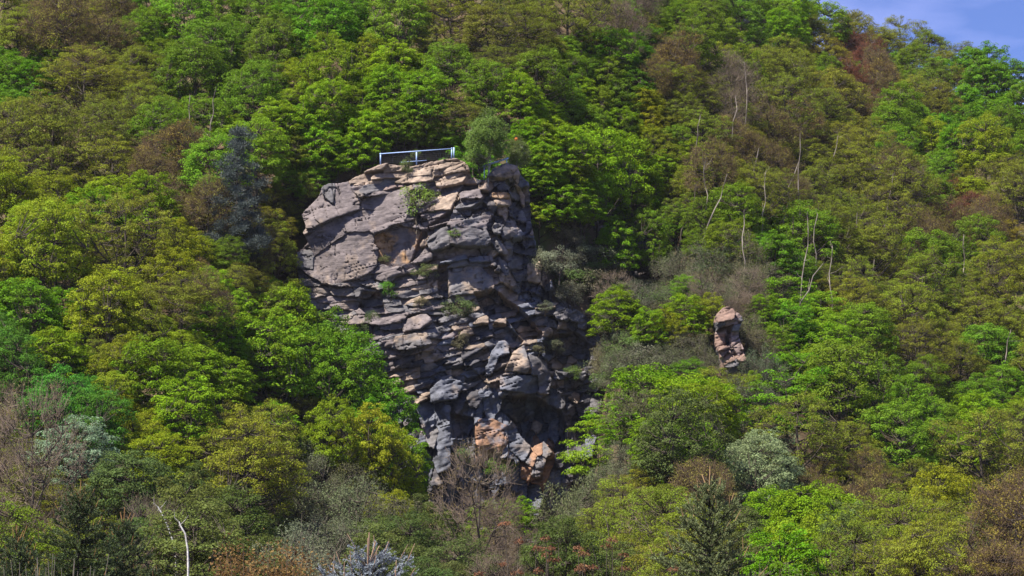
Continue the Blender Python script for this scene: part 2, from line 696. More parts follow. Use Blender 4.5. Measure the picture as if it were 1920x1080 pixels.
    # per-block constants
    nl = len(attrs)
    off = np.array([a['off'] for a in attrs])
    pxm = ref_y / FOC                                   # metres per photo pixel
    ty = np.array([a['ty'] if a.get('ty') is not None else rng.uniform(0.12, 0.70) for a in attrs]) * pxm
    tx = np.array([a['tx'] if a.get('tx') is not None else rng.normal(-0.05, 0.22) for a in attrs]) * pxm
    bev = np.array([rng.uniform(0.01, 0.05) if a['hero'] else rng.uniform(0.0, 0.06) for a in attrs])
    ca_ = rng.uniform(0, math.pi, nl)
    # cutting planes that chip the corners of every block
    NP = 3
    chip = np.array([1.0 if (not a['hero'] and rng.random() < 0.12) else 0.0 for a in attrs])
    facet = np.array([a.get('fac', 0.14) if a['hero'] else 0.20 + 0.8 * min(0.7, a['amp']) for a in attrs]) if name != 'rock_wall' else np.ones(len(attrs))
    kdir = rng.uniform(0, 2 * math.pi, (nl, NP))
    kdir[:, 0] = rng.normal(0.1, 0.5, nl)                 # one chips the right-hand side
    ksl = np.array([[rng.uniform(0.25, 1.1) * (0.55 if a['hero'] else 1.0) for _ in range(NP)] for a in attrs]) * pxm
    kof = np.array([[(abs(math.cos(kdir[i, k])) * a['ext'][0] + abs(math.sin(kdir[i, k])) * a['ext'][1]) * rng.uniform(0.05, 0.6) for k in range(NP)] for i, a in enumerate(attrs)])
    crk = np.array([rng.uniform(0.0, 0.10) if a['hero'] else rng.uniform(0.0, 0.18) for a in attrs]) * pxm
    cro = rng.normal(size=nl) * 3.0
    hf = np.array([0.45 if a['hero'] else 1.0 for a in attrs])
    cu = np.array([a['c'][0] for a in attrs])
    cv = np.array([a['c'][1] for a in attrs])

    def surf(u, v, L, dist, rec, bs):
        d = bs + rec - off[L]
        d = d - ty[L] * np.clip(v - cv[L], -35, 35) + tx[L] * np.clip(u - cu[L], -25, 25)
        d = d + bev[L] * np.clip(1 - dist / 1.6, 0, 1)
        d = d + crk[L] * np.clip(np.abs((u - cu[L]) * np.cos(ca_[L]) + (v - cv[L]) * np.sin(ca_[L]) - cro[L]), 0, 22)
        k_ = chip[L]
        for k in range(NP):
            d = d + k_ * np.clip(ksl[L, k] * ((u - cu[L]) * np.cos(kdir[L, k]) + (v - cv[L]) * np.sin(kdir[L, k]) - kof[L, k]), 0, 0.7)
        f_ = facet[L]
        d = d + f_ * (1.3 * tri(u / 44, v / 34, seed + 70) + 0.80 * tri(u / 19, v / 14, seed + 71) + 0.42 * tri(u / 8, v / 6, seed + 72))
        s, c = math.sin(math.radians(-11)), math.cos(math.radians(-11))
        a, b = u * c + v * s, -u * s + v * c
        d = d + hf[L] * (0.13 * fbm(a / 46, b / 6.0, seed + 7, 3) + 0.07 * fbm(u / 9, v / 7, seed + 8, 3))
        # thin cracks that follow the bedding, broken up along their length
        n_ = fbm(a / 75, b / 10.0, seed + 30, 2)
        w_ = np.clip(fbm(u / 40, v / 40, seed + 31, 2) * 3 + 0.45, 0, 1)
        d = d + 0.42 * w_ * np.exp(-(n_ / 0.020) ** 2)
        n_ = fbm(a / 12, b / 60.0, seed + 33, 2)
        w_ = np.clip(fbm(u / 35, v / 35, seed + 34, 2) * 3 + 0.1, 0, 1)
        d = d + 0.34 * w_ * np.exp(-(n_ / 0.018) ** 2)
        return d
    # distance to the block border, in cells
    D = np.full(U.shape, 4.0)
    same = np.ones(U.shape, bool)
    for du, dv in ((1, 0), (-1, 0), (0, 1), (0, -1)):
        same &= np.roll(np.roll(lab, du, 1), dv, 0) == lab
    D[~same] = 0.5
    cur = ~same
    for k in range(1, 4):
        nxt = cur.copy()
        for du, dv in ((1, 0), (-1, 0), (0, 1), (0, -1)):
            nxt |= np.roll(np.roll(cur, du, 1), dv, 0)
        D[nxt & ~cur] = 0.5 + k
        cur = nxt
    SURF = np.where(mask, surf(U, V, np.maximum(lab, 0), D, REC, BASE), np.nan)
    # core sits behind the deepest neighbour
    C = np.where(mask, SURF, -99)
    for k in range(3):
        C = np.maximum.reduce([C] + [np.roll(np.roll(C, a, 1), b, 0) for a, b in ((1, 0), (-1, 0), (0, 1), (0, -1))])
    CORE = C + 0.35
    # corner fields
    pad = lambda A: np.pad(A, 1, mode='edge')
    Lp = np.pad(lab, 1, constant_values=-1)
    corner_u = x0 + np.arange(nu + 1) * step
    corner_v = y0 + np.arange(nv + 1) * step
    CU, CV = np.meshgrid(corner_u, corner_v)
    avg4 = lambda A: (pad(A)[:-1, :-1] + pad(A)[1:, :-1] + pad(A)[:-1, 1:] + pad(A)[1:, 1:]) / 4
    cREC, cBASE = avg4(REC), base(CU, CV)
    cCORE = np.maximum.reduce([pad(CORE)[:-1, :-1], pad(CORE)[1:, :-1], pad(CORE)[:-1, 1:], pad(CORE)[1:, 1:]])
    cD = avg4(D)
    l4 = np.stack([Lp[:-1, :-1], Lp[1:, :-1], Lp[:-1, 1:], Lp[1:, 1:]])
    cD = np.where((l4 == l4[0]).all(0), cD, 0.0)
    # slide border corners to smooth the grid stairs (same for all blocks)
    SUu, SVv = CU.copy(), CV.copy()
    eh = np.zeros((nv + 1, nu), bool)
    ev = np.zeros((nv, nu + 1), bool)
    eh[:] = Lp[:-1, 1:-1] != Lp[1:, 1:-1]
    ev[:] = Lp[1:-1, :-1] != Lp[1:-1, 1:]
    for it in range(2):
        su, sv, cnt = np.zeros_like(SUu), np.zeros_like(SVv), np.zeros_like(SUu)
        for (A, B, m) in ((np.s_[:, :-1], np.s_[:, 1:], eh), (np.s_[:-1, :], np.s_[1:, :], ev)):
            su[A] += np.where(m, SUu[B], 0)
            sv[A] += np.where(m, SVv[B], 0)
            cnt[A] += m
            su[B] += np.where(m, SUu[A], 0)
            sv[B] += np.where(m, SVv[A], 0)
            cnt[B] += m
        ok = cnt > 0
        SUu[ok] = 0.5 * SUu[ok] + 0.5 * su[ok] / cnt[ok]
        SVv[ok] = 0.5 * SVv[ok] + 0.5 * sv[ok] / cnt[ok]
    SX, _, SZ = at(SUu, SVv, ref_y)
    nc = nu + 1
    root = thing(name, label, cat, (float(at(ol[:, 0].mean(), 0, ref_y)[0]), ref_y, 0))
    org = np.array([root.location.x, ref_y, 0.0])
    STAIN = fbm(CU / 26, CV / 30, seed + 20, 4)
    FINE = fbm(CU / 6, CV / 5, seed + 21, 3)
    blocks = []
    for L in range(nl):
        cells = np.argwhere(lab == L)
        if len(cells) < 3:
            continue
        r, c = cells[:, 0], cells[:, 1]
        q = np.stack([r * nc + c, (r + 1) * nc + c, (r + 1) * nc + c + 1, r * nc + c + 1], 1)
        ids, inv = np.unique(q, return_inverse=True)
        inv = inv.reshape(q.shape)
        dd = surf(CU.ravel()[ids], CV.ravel()[ids], L, cD.ravel()[ids], cREC.ravel()[ids], cBASE.ravel()[ids])
        fx, fz = SX.ravel()[ids], SZ.ravel()[ids]
        front = np.stack([fx, ref_y + dd, fz], 1)
        # border edges
        e = np.concatenate([inv[:, [0, 1]], inv[:, [1, 2]], inv[:, [2, 3]], inv[:, [3, 0]]])
        key = np.sort(e, 1)
        kk = key[:, 0].astype(np.int64) * len(ids) + key[:, 1]
        _, fi, ct = np.unique(kk, return_index=True, return_counts=True)
        be = e[fi[ct == 1]]
        bid = np.unique(be)
        mp = -np.ones(len(ids), int)
        mp[bid] = np.arange(len(bid)) + len(ids)
        back = front[bid].copy()
        back[:, 1] = np.maximum(ref_y + cCORE.ravel()[ids[bid]] + 0.25, back[:, 1] + 0.4)
        v = np.concatenate([front, back]) - org
        sq = np.stack([be[:, 1], be[:, 0], mp[be[:, 0]], mp[be[:, 1]]], 1)
        faces = np.concatenate([inv, sq])
        a = attrs[L]
        colr = np.repeat(a['col'][None, :], len(v), 0)
        st = np.concatenate([STAIN.ravel()[ids], STAIN.ravel()[ids][bid]])
        fn = np.concatenate([FINE.ravel()[ids], FINE.ravel()[ids][bid]])
        if a.get('col2') is not None:
            t = np.clip(st * 2.2 + fn * 0.8 + 0.5, 0, 1)[:, None]
            colr = colr * (1 - t) + np.array(a['col2'])[None, :] * t
        else:
            t = np.clip((st - 0.22) * 2.5 + fn * 0.3, 0, 0.5)[:, None]
            colr = colr * (1 - t) + np.array(TAN)[None, :] * t
        colr = colr * (1 + 0.35 * fn[:, None])
        blocks.append((len(cells), v, faces, colr))
    blocks.sort(key=lambda b: -b[0])
    for b in blocks[:max_parts]:
        link('rock_block', mesh_quads('rock_block', b[1], b[2], M_ROCK, False, col=b[3]), root)
    rest = blocks[max_parts:]
    if rest:
        vs, qs, cs, n = [], [], [], 0
        for b in rest:
            vs.append(b[1])
            qs.append(b[2] + n)
            cs.append(b[3])
            n += len(b[1])
        o = link('small_rock_blocks', mesh_quads('small_rock_blocks', np.concatenate(vs), np.concatenate(qs), M_ROCK, False, col=np.concatenate(cs)), root)
        o['kind'] = 'stuff'
    # core
    cells = np.argwhere(mask)
    r, c = cells[:, 0], cells[:, 1]
    q = np.stack([r * nc + c, (r + 1) * nc + c, (r + 1) * nc + c + 1, r * nc + c + 1], 1)
    ids, inv = np.unique(q, return_inverse=True)
    inv = inv.reshape(q.shape)
    front = np.stack([SX.ravel()[ids], ref_y + cCORE.ravel()[ids] + 0.02, SZ.ravel()[ids]], 1)
    e = np.concatenate([inv[:, [0, 1]], inv[:, [1, 2]], inv[:, [2, 3]], inv[:, [3, 0]]])
    key = np.sort(e, 1)
    kk = key[:, 0].astype(np.int64) * len(ids) + key[:, 1]
    _, fi, ct = np.unique(kk, return_index=True, return_counts=True)
    be = e[fi[ct == 1]]
    bid = np.unique(be)
    # pull the rim in a little so the blocks hide it
    cen = front.mean(0)
    mp = -np.ones(len(ids), int)
    mp[bid] = np.arange(len(bid)) + len(ids)
    back = front[bid].copy()
    back[:, 1] = back[:, 1] + thick
    back[:, 0] += 0.10 * (cen[0] - back[:, 0])
    v = np.concatenate([front, back]) - org
    sq = np.stack([be[:, 1], be[:, 0], mp[be[:, 0]], mp[be[:, 1]]], 1)
    link('rock_core', mesh_quads('rock_core', v, np.concatenate([inv, sq]), M_ROCK, False,
                                 col=np.repeat(np.array([DARK]), len(v), 0)), root)

    def depth(px, py):
        j = int(np.clip((px - x0) / step, 0, nu - 1))
        i = int(np.clip((py - y0) / step, 0, nv - 1))
        w = SURF[max(0, i - 2):i + 3, max(0, j - 2):j + 3]
        return ref_y + (np.nanmin(w) if np.isfinite(w).any() else 0.0)
    return root, depth, len(blocks)


CRAG_Y = 237.0
crag_outline = [(704, 309), (722, 304), (742, 304), (772, 306), (802, 301), (836, 296), (858, 294), (872, 299), (879, 311), (884, 326),
                (898, 334), (914, 336), (924, 316), (936, 308), (955, 303), (970, 307), (976, 325), (990, 336), (996, 352), (996, 400),
                (1001, 440), (1010, 470), (1016, 487), (1030, 515), (1046, 542), (1072, 566), (1102, 588), (1128, 620), (1142, 652),
                (1135, 700), (1130, 740), (1125, 790), (1125, 850), (1130, 1060), (760, 1060), (680, 930), (640, 790), (600, 690),
                (566, 620), (560, 545), (553, 492), (554, 466), (576, 450), (565, 430), (572, 420), (562, 395), (576, 379), (593, 362),
                (601, 344), (616, 338), (650, 336), (680, 319)]
P = lambda *a: [(a[i], a[i + 1]) for i in range(0, len(a), 2)]
crag_regions = [
    (P(545, 330, 770, 330, 780, 470, 700, 520, 545, 520), 70, 24, -18, 0.10, [WARM, WARM, GREY]),
    (P(545, 520, 700, 515, 780, 500, 780, 560, 690, 640, 640, 800, 545, 700), 66, 15, 4, 0.16, [WARM, GREY, GREY]),
    (P(640, 295, 890, 285, 890, 350, 770, 352, 690, 365, 640, 345), 62, 11, -9, 0.26, [TAN, TAN, PINK, TAN]),
    (P(762, 345, 885, 345, 930, 400, 930, 490, 860, 500, 770, 500), 42, 15, -8, 0.40, [WARM, TAN, GREY]),
    (P(700, 545, 780, 495, 930, 490, 930, 560, 860, 620, 850, 665, 700, 668), 58, 11, -9, 0.26, [WARM, GREY, TAN, GREY]),
    (P(880, 300, 1000, 300, 1035, 520, 1035, 560, 930, 560, 918, 400), 15, 21, 10, 0.62, [GREY, DARK, TAN, BLUE]),
    (P(760, 665, 860, 620, 930, 560, 1035, 560, 1035, 640, 1035, 745, 930, 750, 800, 750, 690, 800), 32, 11, -14, 0.42, [GREY, BLUE, DARK, TAN]),
    (P(690, 800, 800, 748, 1145, 742, 1145, 1070, 680, 1070), 17, 46, 2, 0.45, [BLUE, BLUE, GREY, DARK]),
    (P(1015, 485, 1030, 500, 1150, 590, 1150, 760, 1040, 745, 1035, 560), 17, 14, 15, 0.5, [GREY, DARK, TAN, GREY]),
]
H = lambda off, col, poly, **k: dict(off=off, col=col, poly=poly, **k)
crag_heroes = [
    # big left face
    H(0.10, WARM, P(636, 400, 675, 371, 764, 350, 772, 380, 758, 414, 700, 433, 651, 434, 620, 449, 603, 468, 586, 478, 582, 461, 566, 455, 568, 440, 590, 428, 614, 412), fac=0.11, ty=0.10, tx=-0.05),
    H(0.50, WARM, P(601, 355, 577, 377, 560, 392, 564, 404, 573, 425, 588, 425, 614, 412, 636, 402, 629, 385, 608, 370), fac=0.11, ty=0.35, tx=-0.1),
    H(0.35, GREY, P(600, 340, 618, 337, 627, 343, 625, 377, 620, 377, 608, 365, 600, 355), fac=0.11, ty=0.25, tx=0.0),
    H(0.28, WARM, P(627, 338, 651, 335, 660, 357, 675, 371, 673, 392, 636, 402, 627, 386, 625, 376), fac=0.11, ty=0.2, tx=0.0),
    H(0.30, GREY, P(551, 466, 582, 461, 586, 477, 584, 499, 562, 497, 552, 482), fac=0.11, ty=0.25, tx=0.0),
    H(0.30, WARM, P(586, 477, 614, 458, 651, 434, 700, 433, 700, 470, 709, 466, 706, 496, 700, 506, 675, 521, 625, 531, 590, 521, 562, 500, 584, 499), fac=0.11, ty=0.18, tx=-0.04),
    H(0.50, WARM, P(695, 433, 756, 405, 768, 395, 760, 416, 735, 424, 722, 434, 702, 441), fac=0.11, ty=0.5, tx=0.0),
    H(-0.40, WARM, P(702, 438, 757, 424, 790, 430, 796, 446, 781, 470, 770, 492, 738, 501, 709, 491, 709, 466, 702, 452), fac=0.11, ty=0.05, tx=0.0, col2=ORANGE),
    # layered top
    # middle bulges
    H(0.85, WARM, P(862, 366, 876, 357, 900, 354, 906, 374, 882, 378, 864, 378), ty=0.5),
    H(0.75, GREY, P(849, 401, 860, 386, 881, 383, 906, 378, 902, 389, 884, 395, 884, 407, 851, 407), ty=0.5),
    H(0.95, WARM, P(838, 428, 850, 418, 877, 416, 889, 405, 918, 398, 922, 412, 914, 424, 914, 438, 919, 450, 914, 466, 868, 469, 843, 463), ty=0.35, col2=GREY),
    H(0.75, GREY, P(800, 452, 828, 433, 846, 430, 844, 466, 812, 476, 804, 468), ty=0.5, tx=-0.2),
    H(0.55, WARM, P(772, 494, 788, 480, 812, 477, 812, 487, 796, 494), ty=0.6),
    H(0.60, BLUE, P(824, 497, 856, 483, 874, 480, 878, 489, 840, 498), ty=0.8),
    H(0.55, BLUE, P(879, 488, 908, 480, 926, 484, 924, 493, 882, 495), ty=0.8),
    H(0.45, TAN, P(838, 514, 862, 512, 873, 501, 902, 499, 914, 512, 925, 524, 928, 541, 913, 549, 893, 553, 862, 553, 840, 558), ty=0.2, col2=GREY),
    # right arete
    H(0.55, ORANGE, P(921, 363, 951, 354, 956, 368, 938, 375, 923, 373), ty=0.5, col2=TAN),
    H(0.75, TAN, P(925, 379, 951, 374, 956, 384, 931, 390), ty=0.7),
    H(0.60, GREY, P(912, 342, 924, 324, 950, 309, 972, 307, 960, 332, 944, 338), ty=0.5, col2=TAN),
    H(0.70, TAN, P(962, 339, 981, 350, 986, 357, 984, 374, 977, 372, 976, 357), ty=0.3),
    H(0.70, TAN, P(988, 489, 1012, 485, 1017, 500, 1015, 526, 989, 523), ty=0.2, tx=-0.2),
    H(0.40, TAN, P(996, 419, 1007, 421, 1009, 436, 993, 434), ty=0.3),
    H(0.45, GREY, P(922, 448, 934, 444, 945, 462, 956, 478, 948, 480, 930, 472), ty=0.4),
    H(0.45, GREY, P(936, 486, 946, 490, 956, 512, 950, 520, 940, 506), ty=0.4),
    # lower strata and blocks
    H(0.75, TAN, P(886, 613, 896, 602, 916, 592, 917, 610), ty=0.7),
    H(0.85, TAN, P(923, 614, 935, 602, 948, 600, 949, 614), ty=0.7),
    H(0.55, WARM, P(752, 603, 800, 592, 812, 606, 790, 622, 756, 626), ty=0.4),
    H(0.60, TAN, P(742, 634, 800, 628, 812, 652, 770, 660, 736, 658), ty=0.25, col2=GREY),
    H(0.75, BLUE, P(923, 662, 935, 643, 954, 640, 956, 668, 936, 672, 925, 702, 911, 709), ty=0.25, tx=-0.2),
    H(0.85, GREY, P(947, 701, 964, 664, 982, 650, 988, 678, 994, 696, 987, 706), ty=0.15, tx=-0.2, col2=TAN),
    H(0.65, GREY, P(988, 668, 1014, 664, 1028, 690, 1034, 712, 1030, 742, 1008, 740, 996, 702), ty=0.9, tx=0.5, rough=0.5),
    H(0.95, BLUE, P(938, 708, 1008, 709, 1012, 736, 990, 742, 938, 736), ty=0.5),
    H(0.75, BLUE, P(807, 734, 828, 715, 857, 714, 874, 722, 853, 752, 810, 758), ty=0.35),
    # base pillars
    H(0.75, BLUE, P(813, 852, 826, 806, 845, 802, 846, 872, 846, 884, 821, 892, 815, 872), ty=0.12, tx=-0.3),
    H(0.35, BLUE, P(820, 780, 836, 762, 846, 764, 845, 800, 826, 804), ty=0.2, tx=-0.2),
    H(0.55, RUST, P(887, 806, 898, 789, 923, 788, 952, 802, 952, 836, 940, 854, 926, 866, 909, 880, 890, 866, 893, 834), ty=0.15, tx=-0.1, col2=BLUE),
    H(0.70, BLUE, P(952, 803, 961, 784, 973, 813, 991, 841, 992, 862, 979, 868, 955, 848), ty=0.15, tx=-0.2),
    H(0.20, GREY, P(851, 828, 887, 824, 891, 862, 881, 889, 855, 897), ty=0.15),
    H(0.75, GREY, P(982, 868, 996, 842, 1006, 858, 998, 881), ty=0.5, col2=RUST),
    H(0.55, TAN, P(996, 842, 1018, 827, 1023, 846, 1006, 858), ty=0.6, col2=RUST),
    H(0.85, TAN, P(1018, 827, 1036, 852, 1024, 863, 1016, 848), ty=0.4, col2=GREY),
    H(0.95, TAN, P(998, 881, 1006, 858, 1024, 863, 1019, 885), ty=0.5, col2=GREY),
    H(1.25, TAN, P(998, 885, 1019, 885, 1012, 900, 994, 896), ty=0.5, col2=GREY),
    H(0.60, TAN, P(1000, 780, 1018, 790, 1012, 806, 996, 800), ty=0.3),
]
crag_recess = [
    (P(889, 551, 927, 543, 962, 567, 995, 598, 1016, 624, 1013, 634, 982, 638, 960, 612, 950, 600, 922, 601, 907, 590), 2.4),
    (P(945, 746, 1005, 744, 1050, 770, 1062, 800, 1062, 845, 1040, 850, 1020, 826, 997, 841, 973, 806, 955, 784, 940, 771), 3.4),
    (P(1030, 626, 1080, 614, 1112, 640, 1105, 682, 1066, 694, 1030, 694, 1018, 640), 2.2),
    (P(846, 778, 889, 785, 891, 822, 850, 824), 1.5),
    (P(956, 350, 996, 345, 998, 420, 985, 440, 960, 396), 1.4),
    (P(914, 336, 962, 338, 958, 356, 916, 364), 1.0),
    (P(1016, 488, 1030, 505, 1032, 560, 1016, 562), 1.5),
    (P(960, 450, 1006, 440, 1012, 484, 988, 488, 985, 540, 958, 520), 0.9),
    (P(856, 398, 884, 395, 906, 379, 918, 398, 888, 406, 874, 416), 1.2),
    (P(882, 320, 915, 330, 905, 355, 862, 362, 842, 420, 800, 428, 846, 400, 866, 350), 1.1),
    (P(678, 545, 712, 548, 722, 585, 690, 590, 670, 570), 1.3),
    (P(770, 492, 790, 440, 800, 432, 804, 452, 785, 480), 0.9),
    (P(822, 498, 838, 498, 842, 560, 822, 552), 1.2),
    (P(926, 610, 950, 614, 982, 640, 966, 662, 948, 640, 926, 640), 1.2),
    (P(846, 690, 880, 690, 905, 712, 880, 722, 850, 712), 0.9),
]
crag_ctrl = [(560, 480, 2.2), (560, 380, 2.6), (600, 430, 1.3), (680, 450, 0.3), (680, 330, 1.4), (720, 305, 1.2), (780, 400, -0.4), (860, 300, 0.3),
             (860, 430, -1.4), (930, 330, 0.0), (930, 400, -1.0), (965, 450, -0.2), (1000, 450, 2.6), (1000, 360, 3.4), (1040, 560, 2.6),
             (1120, 640, 4.0), (820, 640, -2.0), (930, 640, -1.6), (980, 690, -2.0), (1040, 740, 0.4), (640, 590, 1.2), (700, 620, -0.5),
             (760, 750, -1.0), (830, 860, -1.6), (920, 860, -1.4), (1020, 870, -1.6), (880, 760, -1.2), (650, 700, 1.0), (1090, 720, 2.5), (1110, 800, 1.5), (1110, 900, 0.5)]
crag, crag_depth, nb = build_rock('rock_crag', 'tall grey sandstone crag with railing on top, rising out of the woods', 'rock crag',
                                  crag_outline, CRAG_Y, crag_ctrl, crag_regions, crag_heroes, crag_recess, 1.5, 11, relief=1.2,
                                  stains=[(P(980, 870, 997, 838, 1022, 824, 1042, 850, 1036, 885, 1007, 905, 988, 895), RUST), (P(700, 300, 890, 290, 880, 330, 770, 345), TAN)])
print('crag blocks', nb, time.time() - T0)

out_outline = P(1344, 588, 1356, 577, 1368, 574, 1378, 580, 1390, 588, 1392, 602, 1386, 616, 1388, 634, 1396, 660, 1400, 690, 1404, 720, 1396, 760, 1360, 760,
                1352, 700, 1350, 668, 1342, 640, 1346, 612, 1340, 600)
OUT_Y = ray_ground(1370, 720, 0.5)
OUT_X = float(at(1370, 640, OUT_Y)[0])
OUTROCK = (0.20, 0.132, 0.105)
outcrop, outcrop_depth, nb2 = build_rock(
    'rock_outcrop', 'small reddish rock pillar among bushes right of the crag', 'rock outcrop', out_outline, OUT_Y,
    [(1345, 600, 0.8), (1370, 600, -0.2), (1392, 600, 0.9), (1375, 680, -0.5), (1350, 680, 0.5), (1400, 700, 0.8)],
    [(P(1335, 570, 1410, 570, 1410, 770, 1335, 770), 20, 11, -14, 0.55, [OUTROCK, PINK, GREY, OUTROCK])],
    [H(0.6, OUTROCK, P(1342, 590, 1356, 577, 1372, 573, 1378, 586, 1374, 600, 1346, 607), ty=0.5),
     H(0.4, GREY, P(1370, 612, 1390, 604, 1388, 616, 1372, 622), ty=0.4),
     H(0.35, PINK, P(1369, 632, 1384, 626, 1392, 660, 1384, 668, 1376, 656), ty=0.1),
     H(0.35, OUTROCK, P(1354, 676, 1364, 660, 1378, 668, 1376, 676), ty=0.5)],
    [(P(1364, 616, 1372, 614, 1370, 640, 1380, 668, 1372, 664, 1364, 640), 0.9)], 1.5, 31, thick=4.0)

GW_Y = 258.5
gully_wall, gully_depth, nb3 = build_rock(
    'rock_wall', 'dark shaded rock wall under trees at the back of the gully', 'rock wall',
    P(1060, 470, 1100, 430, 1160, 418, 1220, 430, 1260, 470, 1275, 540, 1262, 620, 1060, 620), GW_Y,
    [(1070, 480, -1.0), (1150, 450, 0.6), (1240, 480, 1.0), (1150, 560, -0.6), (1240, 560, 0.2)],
    [(P(1050, 410, 1280, 410, 1280, 630, 1050, 630), 26, 15, -10, 0.40, [DARK, (0.06, 0.052, 0.05), (0.085, 0.07, 0.065)])],  # stone darkened so the palette itself carries the shade of the trees
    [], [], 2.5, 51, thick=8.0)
print('rocks done', time.time() - T0)


# ------------------------------------------------------------------ tree forms
def envelope_points(rng, n, R, zc, hz, lowcut=-0.45, lob=0.28, fmin=0.5, top=1.0):
    k = np.arange(n * 2)
    z = 1 - 2 * (k + 0.5) / (n * 2)
    ph = k * 2.39996 + rng.uniform(0, 6)
    d = np.stack([np.sqrt(1 - z * z) * np.cos(ph), np.sqrt(1 - z * z) * np.sin(ph), z], 1)
    d = unit(d + rng.normal(size=d.shape) * 0.16)
    d = d[d[:, 2] > lowcut]
    d = d[rng.permutation(len(d))[:n]]
    w = rng.normal(size=(5, 3)) * 1.6
    pw = rng.uniform(0, 6, 5)
    lobe = 1 + lob * np.sin(d @ w.T + pw).mean(1) * 1.6
    f = np.where(rng.random(len(d)) < 0.72, rng.uniform(0.82, 1.05, len(d)), rng.uniform(fmin, 0.82, len(d)))
    return np.stack([R * d[:, 0] * f * lobe, R * d[:, 1] * f * lobe, zc + hz * d[:, 2] * f * lobe * np.where(d[:, 2] > 0, top, 1)], 1), d


def make_tree(name, seed, Ht, R, z0, n_clump, cr, flat, per, leaf, aspect, up=0.7, spread=0.5, twigs=0, twig_len=0.8, twig_r=0.016,
              bark=None, trunk_r=0.16, lean=0.0, lob=0.28, stems=1, lowcut=-0.45, leaf_mat=None, drape=0.0, hang=0.0):
    """returns (trunk mesh, crown mesh) for a tree with its foot at the origin"""
    rng = np.random.default_rng(seed)
    bark = bark or M_BARK
    leaf_mat = leaf_mat or M_LEAF
    zc, hz = (z0 + Ht) / 2, (Ht - z0) / 2
    C, Dn = envelope_points(rng, n_clump, R, zc, hz, lowcut, lob)
    tb = Tubes()
    axes = []
    for s in range(stems):
        a0 = rng.uniform(0, 6.28)
        sp = 0 if stems == 1 else R * rng.uniform(0.25, 0.6)
        zt = np.linspace(-0.6, Ht * rng.uniform(0.78, 0.9), 8)
        t = np.clip(zt / Ht, 0, 1)
        wob = rng.normal(size=(8, 2)) * 0.10 * np.minimum(1, t[:, None] * 3)
        p = np.stack([math.cos(a0) * sp * t + lean * t * Ht * 0.2 + wob[:, 0] + (0.15 * math.cos(a0) if stems > 1 else 0),
                      math.sin(a0) * sp * t + wob[:, 1] + (0.15 * math.sin(a0) if stems > 1 else 0), zt], 1)
        tb.add(p, trunk_r * (1.15 - t * 1.0) + 0.015, 7)
        axes.append(p)
    ax = np.concatenate(axes)
    # main limbs reach for far clumps, the rest join the nearest limb
    order = np.argsort(-np.linalg.norm(C[:, :2], axis=1) + rng.uniform(0, R, len(C)))
    nmain = min(11, len(C))
    limb_pts = [ax[3:]]
    for i in order[:nmain]:
        c = C[i]
        zstart = max(z0 * 0.6, c[2] - np.linalg.norm(c[:2]) * rng.uniform(0.6, 1.1))
        j = np.argmin(np.abs(ax[:, 2] - zstart) + 0.3 * np.linalg.norm(ax[:, :2] - c[:2], axis=1))
        a = ax[j]
        t = np.linspace(0, 1, 6)[:, None]
        mid = (a + c) / 2 + np.array([0, 0, -0.12 * np.linalg.norm(c - a)]) + rng.normal(size=3) * 0.2
        p = (1 - t) ** 2 * a + 2 * t * (1 - t) * mid + t * t * c
        p[1:-1] += rng.normal(size=(4, 3)) * 0.08
        r = trunk_r * 0.48 * (1 - 0.8 * t[:, 0]) + 0.01
        tb.add(p, r, 5)
        limb_pts.append(p[1:])
    LP = np.concatenate(limb_pts)
    for i in order[nmain:]:
        c = C[i]
        dd = np.linalg.norm(LP - c, axis=1) + 1.2 * np.maximum(0, LP[:, 2] - c[2])
        a = LP[np.argmin(dd)]
        t = np.linspace(0, 1, 4)[:, None]
        p = a + (c - a) * t + np.array([0, 0, -0.10]) * np.sin(t * math.pi) * np.linalg.norm(c - a)
        p[1:-1] += rng.normal(size=(2, 3)) * 0.06
        tb.add(p, 0.035 * (1 - 0.75 * t[:, 0]) + 0.006, 4)
    trunk_me = tb.mesh(name + '_trunk', bark)
    vs, qs, vr = [], [], []
    n0 = 0
    twb = Tubes() if twigs else None
    for i, c in enumerate(C):
        r_ = cr * rng.uniform(0.65, 1.3)
        n = int(per * rng.uniform(0.6, 1.4) * (r_ / cr) ** 2)
        if n > 0:
            ang = rng.uniform(0, 6.283, n)
            rr = np.sqrt(rng.random(n))
            ex = rng.uniform(0.75, 1.25)
            px_, py_ = rr * np.cos(ang) * ex, rr * np.sin(ang) / ex
            dome = np.sqrt(np.maximum(0, 1 - rr ** 2))
            pz = np.where(rng.random(n) < spread, dome * rng.uniform(0.75, 1.1, n), rng.uniform(-0.7, 0.9, n) * dome)
            o = np.stack([px_, py_, pz * flat], 1) * r_
            # ragged edge
            o *= (1 + 0.22 * np.sin(ang * 3 + rng.uniform(0, 6)) * rr)[:, None]
            o[:, 2] -= drape * rr ** 2 * r_ * 0.5 + hang * rng.random(n) * r_
            nrm = unit(np.array([0, 0, 1.0]) * up + np.stack([px_, py_, dome * 0.4], 1) * 0.45 + Dn[i] * 0.25 + rng.normal(size=(n, 3)) * 0.45)
            L = leaf * rng.uniform(0.6, 1.3, n)
            v, q = leaf_quads(c + o, nrm, L, L * aspect, rng)
            vs.append(v)
            qs.append(q + n0)
            n0 += len(v)
            vr.append(np.clip(rng.normal(0.5, 0.16) + rng.normal(size=n) * 0.17, 0, 1))
        if twigs:
            k = int(twigs * rng.uniform(0.6, 1.4))
            d = unit(Dn[i] * 0.8 + rng.normal(size=(k, 3)) * 0.55 + np.array([0, 0, 0.35]))
            st = c + rng.normal(size=(k, 3)) * np.array([1, 1, 0.7]) * r_ * 0.38 - Dn[i] * 0.35
            twb.sticks(st, d, twig_len * rng.uniform(0.4, 1.3, k), twig_r)
